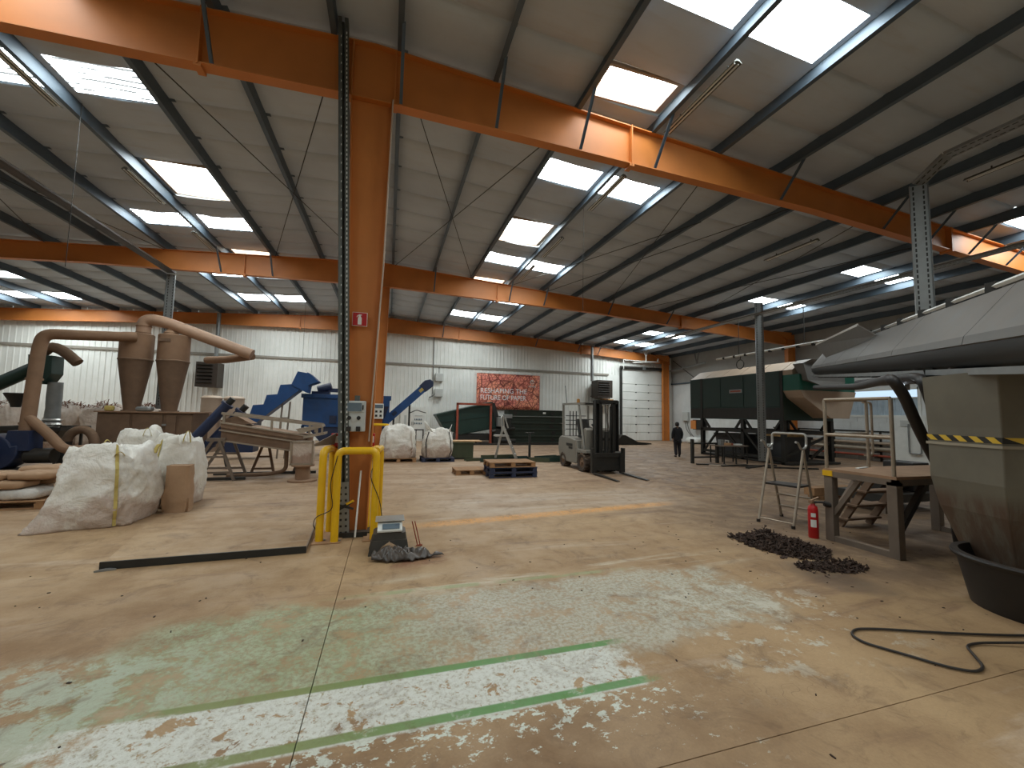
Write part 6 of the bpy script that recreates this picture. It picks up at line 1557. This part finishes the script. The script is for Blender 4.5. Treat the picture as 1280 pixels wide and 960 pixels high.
# four splayed corner legs with arched openings
for cx_ in (-1, 1):
    for cy_ in (-1, 1):
        l = MB()
        x0, y0_ = sx + cx_ * .21, sy + cy_ * .155; x1, y1_ = sx + cx_ * .245, sy + cy_ * .18
        l.prism([(0, 0.0), (-.10, 0.0), (-.105, .05), (-.14, .11), (-.21, .155), (-.21, .175), (0, .175)], 'y', -.006, .006)
        l.v = [Vector((x0 + (x1 - x0) * (1 - v.z / .175) + cx_ * v.x, y0_ + (y1_ - y0_) * (1 - v.z / .175) + v.y, v.z)) for v in l.v]
        l2 = MB(); l2.prism([(0, 0.0), (-.08, 0.0), (-.085, .05), (-.11, .11), (-.155, .15), (-.155, .175), (0, .175)], 'x', -.006, .006)
        l2.v = [Vector((x0 + (x1 - x0) * (1 - v.z / .175) + v.x, y0_ + (y1_ - y0_) * (1 - v.z / .175) + cy_ * v.y, v.z)) for v in l2.v]
        l.add(l2.v, l2.f); l.build('leg', M['stool'], root)
root = thing('bench_scale', 'white digital bench scale with a steel pan on the dark stool', 'scale', (.08, 5.66, .27))
MB().prism([(5.52, .272), (5.80, .272), (5.80, .36), (5.60, .375), (5.515, .30)], 'x', -.07, .235).build('body', M['white'], root, bev=.008)
MB().box((.095, 5.548, .340), (.21, .006, .075), Matrix.Rotation(-.85, 3, 'X')).build('display', M['lcd'], root)
for i in range(3):
    for j in range(2): MB().box((.155 + i * .02, 5.541 + j * .018, .333 + j * .018), (.012, .006, .01), Matrix.Rotation(-.85, 3, 'X')).build('key', M['blue_dark'], root)
MB().cyl((.08, 5.72, .36), (.08, 5.72, .395), .03, 10).build('pan_stem', M['black'], root)
MB().bx(-.10, .26, 5.57, 5.86, .395, .405).build('pan', M['alu'], root, bev=.003)
root = thing('black_bag', 'crumpled black plastic bag on the floor in front of the stool', 'bag', (.3, 5.35, 0))
pts = []; nu, nv = 70, 34
for i in range(nv):
    v = i / (nv - 1)
    for j in range(nu):
        t = j / (nu - 1)
        x = -.12 + .86 * t; env = math.sin(PI * min(1, max(0, .06 + .94 * t)) ** .75) ** .6
        wy = (.15 if t < .5 else .15 - .09 * (t - .5) / .5); y = 5.36 - .08 * t + (v - .5) * 2 * wy * env
        hz = (.07 if t < .5 else .07 - .02 * (t - .5) * 2) * env * math.sin(PI * v) ** .7
        nn = noise.noise((x * 9, y * 9, 2.3)); n2 = 1 - 2.4 * abs(noise.noise((x * 11, y * 9, 7.1))); n3 = 1 - 2.4 * abs(noise.noise((x * 22, y * 18, 3.1)))
        pts.append((x + .015 * nn, y + .02 * n2, max(.006, hz * (1 + .5 * nn + .7 * n2 + .3 * n3) + .014 * (n2 + 1))))
MB().grid(pts, nu, nv).build('film', M['blackbag'], root, smooth=180, solid=.004)
GRD = 'thin rods leaning beside the black bag'
for dx, lb in ((0, 'thin dark rod stuck up beside the bag, the nearer to the stool'), (.035, 'thin dark rod stuck up beside the bag, the farther from the stool')):
    o = MB().cyl((.455 + dx, 5.78, 0.0), (.37 + dx, 5.78, .33), .007, 8).cyl((.43 + dx, 5.78, 0), (.48 + dx, 5.78, .012), .012, 6).build('thin_rod', M['red_rust']); tag(o, lb, 'rod', GRD)
# ------------------------------------------------------------ shred piles, cable, debris
def shred_pile(label, pts2, h, n, seed, cat='debris pile'):
    RR = random.Random(seed); m = MB()
    cx = sum(p[0] for p in pts2) / len(pts2); cy = sum(p[1] for p in pts2) / len(pts2)
    def inside(x, y):
        c = False; k = len(pts2)
        for i in range(k):
            (xa, ya), (xb, yb) = pts2[i], pts2[(i + 1) % k]
            if (ya > y) != (yb > y) and x < (xb - xa) * (y - ya) / (yb - ya) + xa: c = not c
        return c
    xs_ = [p[0] for p in pts2]; ys_ = [p[1] for p in pts2]; k = 0
    def edge_d(x, y):
        return min((((x - (a[0] + (b[0] - a[0]) * t)) ** 2 + (y - (a[1] + (b[1] - a[1]) * t)) ** 2) ** .5) for a, b in zip(pts2, pts2[1:] + pts2[:1]) for t in (0, .25, .5, .75))
    while k < n:
        x, y = RR.uniform(min(xs_), max(xs_)), RR.uniform(min(ys_), max(ys_))
        if not inside(x, y): 
            if RR.random() > .04: continue
        e = min(1, edge_d(x, y) / .25) if inside(x, y) else 0
        z = RR.uniform(0, 1) * h * e * (.7 + .6 * noise.noise((x * 5, y * 5, seed))) + .008
        d = Vector((RR.uniform(-1, 1), RR.uniform(-1, 1), RR.uniform(-.45, .6))).normalized()
        L = RR.uniform(.02, .075)
        m.bar((x, y, max(.006, z)), Vector((x, y, max(.006, z))) + d * L, RR.uniform(.012, .03), .006, (RR.uniform(-1, 1), RR.uniform(-1, 1), .6))
        k += 1
    for v in m.v: v.z = max(v.z, .001)
    o = m.build('shred_pile', M['pile'], fix=False); tag(o, label, cat, 'dark shred piles', 'stuff')
shred_pile('large dark shred pile on the floor in front of the step ladder', [(5.05, 5.12), (5.75, 5.15), (5.85, 4.65), (5.85, 4.22), (5.45, 3.98), (5.1, 4.2), (4.95, 4.65)], .15, 2600, 3)
shred_pile('small dark shred pile on the floor nearer the camera than the large one', [(5.3, 3.92), (5.72, 3.86), (5.6, 3.62), (5.3, 3.6), (5.12, 3.72), (4.85, 3.85), (4.9, 3.95)], .10, 900, 4)
o = MB().tube(rounded([(6.6, 1.9, .014), (5.22, 2.18, .014), (4.6, 2.39, .014), (4.14, 2.58, .014), (3.92, 2.64, .014), (3.78, 2.58, .014), (3.75, 2.46, .014), (3.88, 2.26, .014), (4.0, 2.06, .014), (4.12, 1.97, .014), (4.26, 1.99, .014), (4.42, 2.13, .014), (4.52, 2.215, .014), (4.68, 2.215, .014), (5.0, 2.10, .03), (6.4, 1.72, .014)], .25, 6), .010, 8).build('floor_cable', M['black'], smooth=True)
tag(o, 'black cable looped on the floor in front of the black tub', 'cable')
RR = random.Random(11); m = MB()
for i in range(110):
    x, y = RR.uniform(-4, 6.5), RR.uniform(1.6, 6.0)
    if i % 3 == 0: x, y = RR.uniform(4.2, 7.5), RR.uniform(2.2, 6.0)
    L = RR.uniform(.008, .03); a = RR.uniform(0, PI)
    m.box((x, y, .003), (L, RR.uniform(.006, .014), .005), Matrix.Rotation(a, 3, 'Z'))
o = m.build('floor_debris', M['pile'], fix=False); tag(o, 'scattered dark crumbs on the concrete floor', 'debris', None, 'stuff')

# ------------------------------------------------------------ small pieces go under the part that carries them
CARRY = {'conduit_clamp': 'top_conduit', 'flap_edge': 'open_flap', 'display': 'window_frame', 'key': 'display', 'stiffener': 'rafter', 'splice_plate': 'rafter',
         'base_plate': 'column', 'plate_print': 'name_plate', 'label_print': 'label_plate', 'steering_wheel': 'steering_column', 'lifting_loop': 'bag_cloth',
         'pictogram': 'panel', 'tape_wrap': 'foot_sleeve', 'sleeve_holes': 'foot_sleeve', 'outlet': 'cover', 'roof_bar': 'roof_rail', 'carriage_plate': 'carriage_bar', 'end_flange': 'shell', 'paper_label': 'case', 'rim': 'tub'}
kids = {}
for o in S.objects:
    if o.parent is not None: kids.setdefault(o.parent.name, []).append(o)
for r in [o for o in S.objects if o.parent is None and 'category' in o]:
    by = {}
    for c in kids.get(r.name, []): by.setdefault(c.name.split('.')[0], []).append(c)
    for k_, v_ in CARRY.items():
        if k_ in by and v_ in by and by[v_][0].location.length < 1e-6 and by[v_][0].parent is r:
            for c in by[k_]:
                if c.name in [q.name for q in S.objects if q.parent is c]: continue
                if not any(q.parent is c for q in kids.get(c.name, [])): c.parent = by[v_][0]
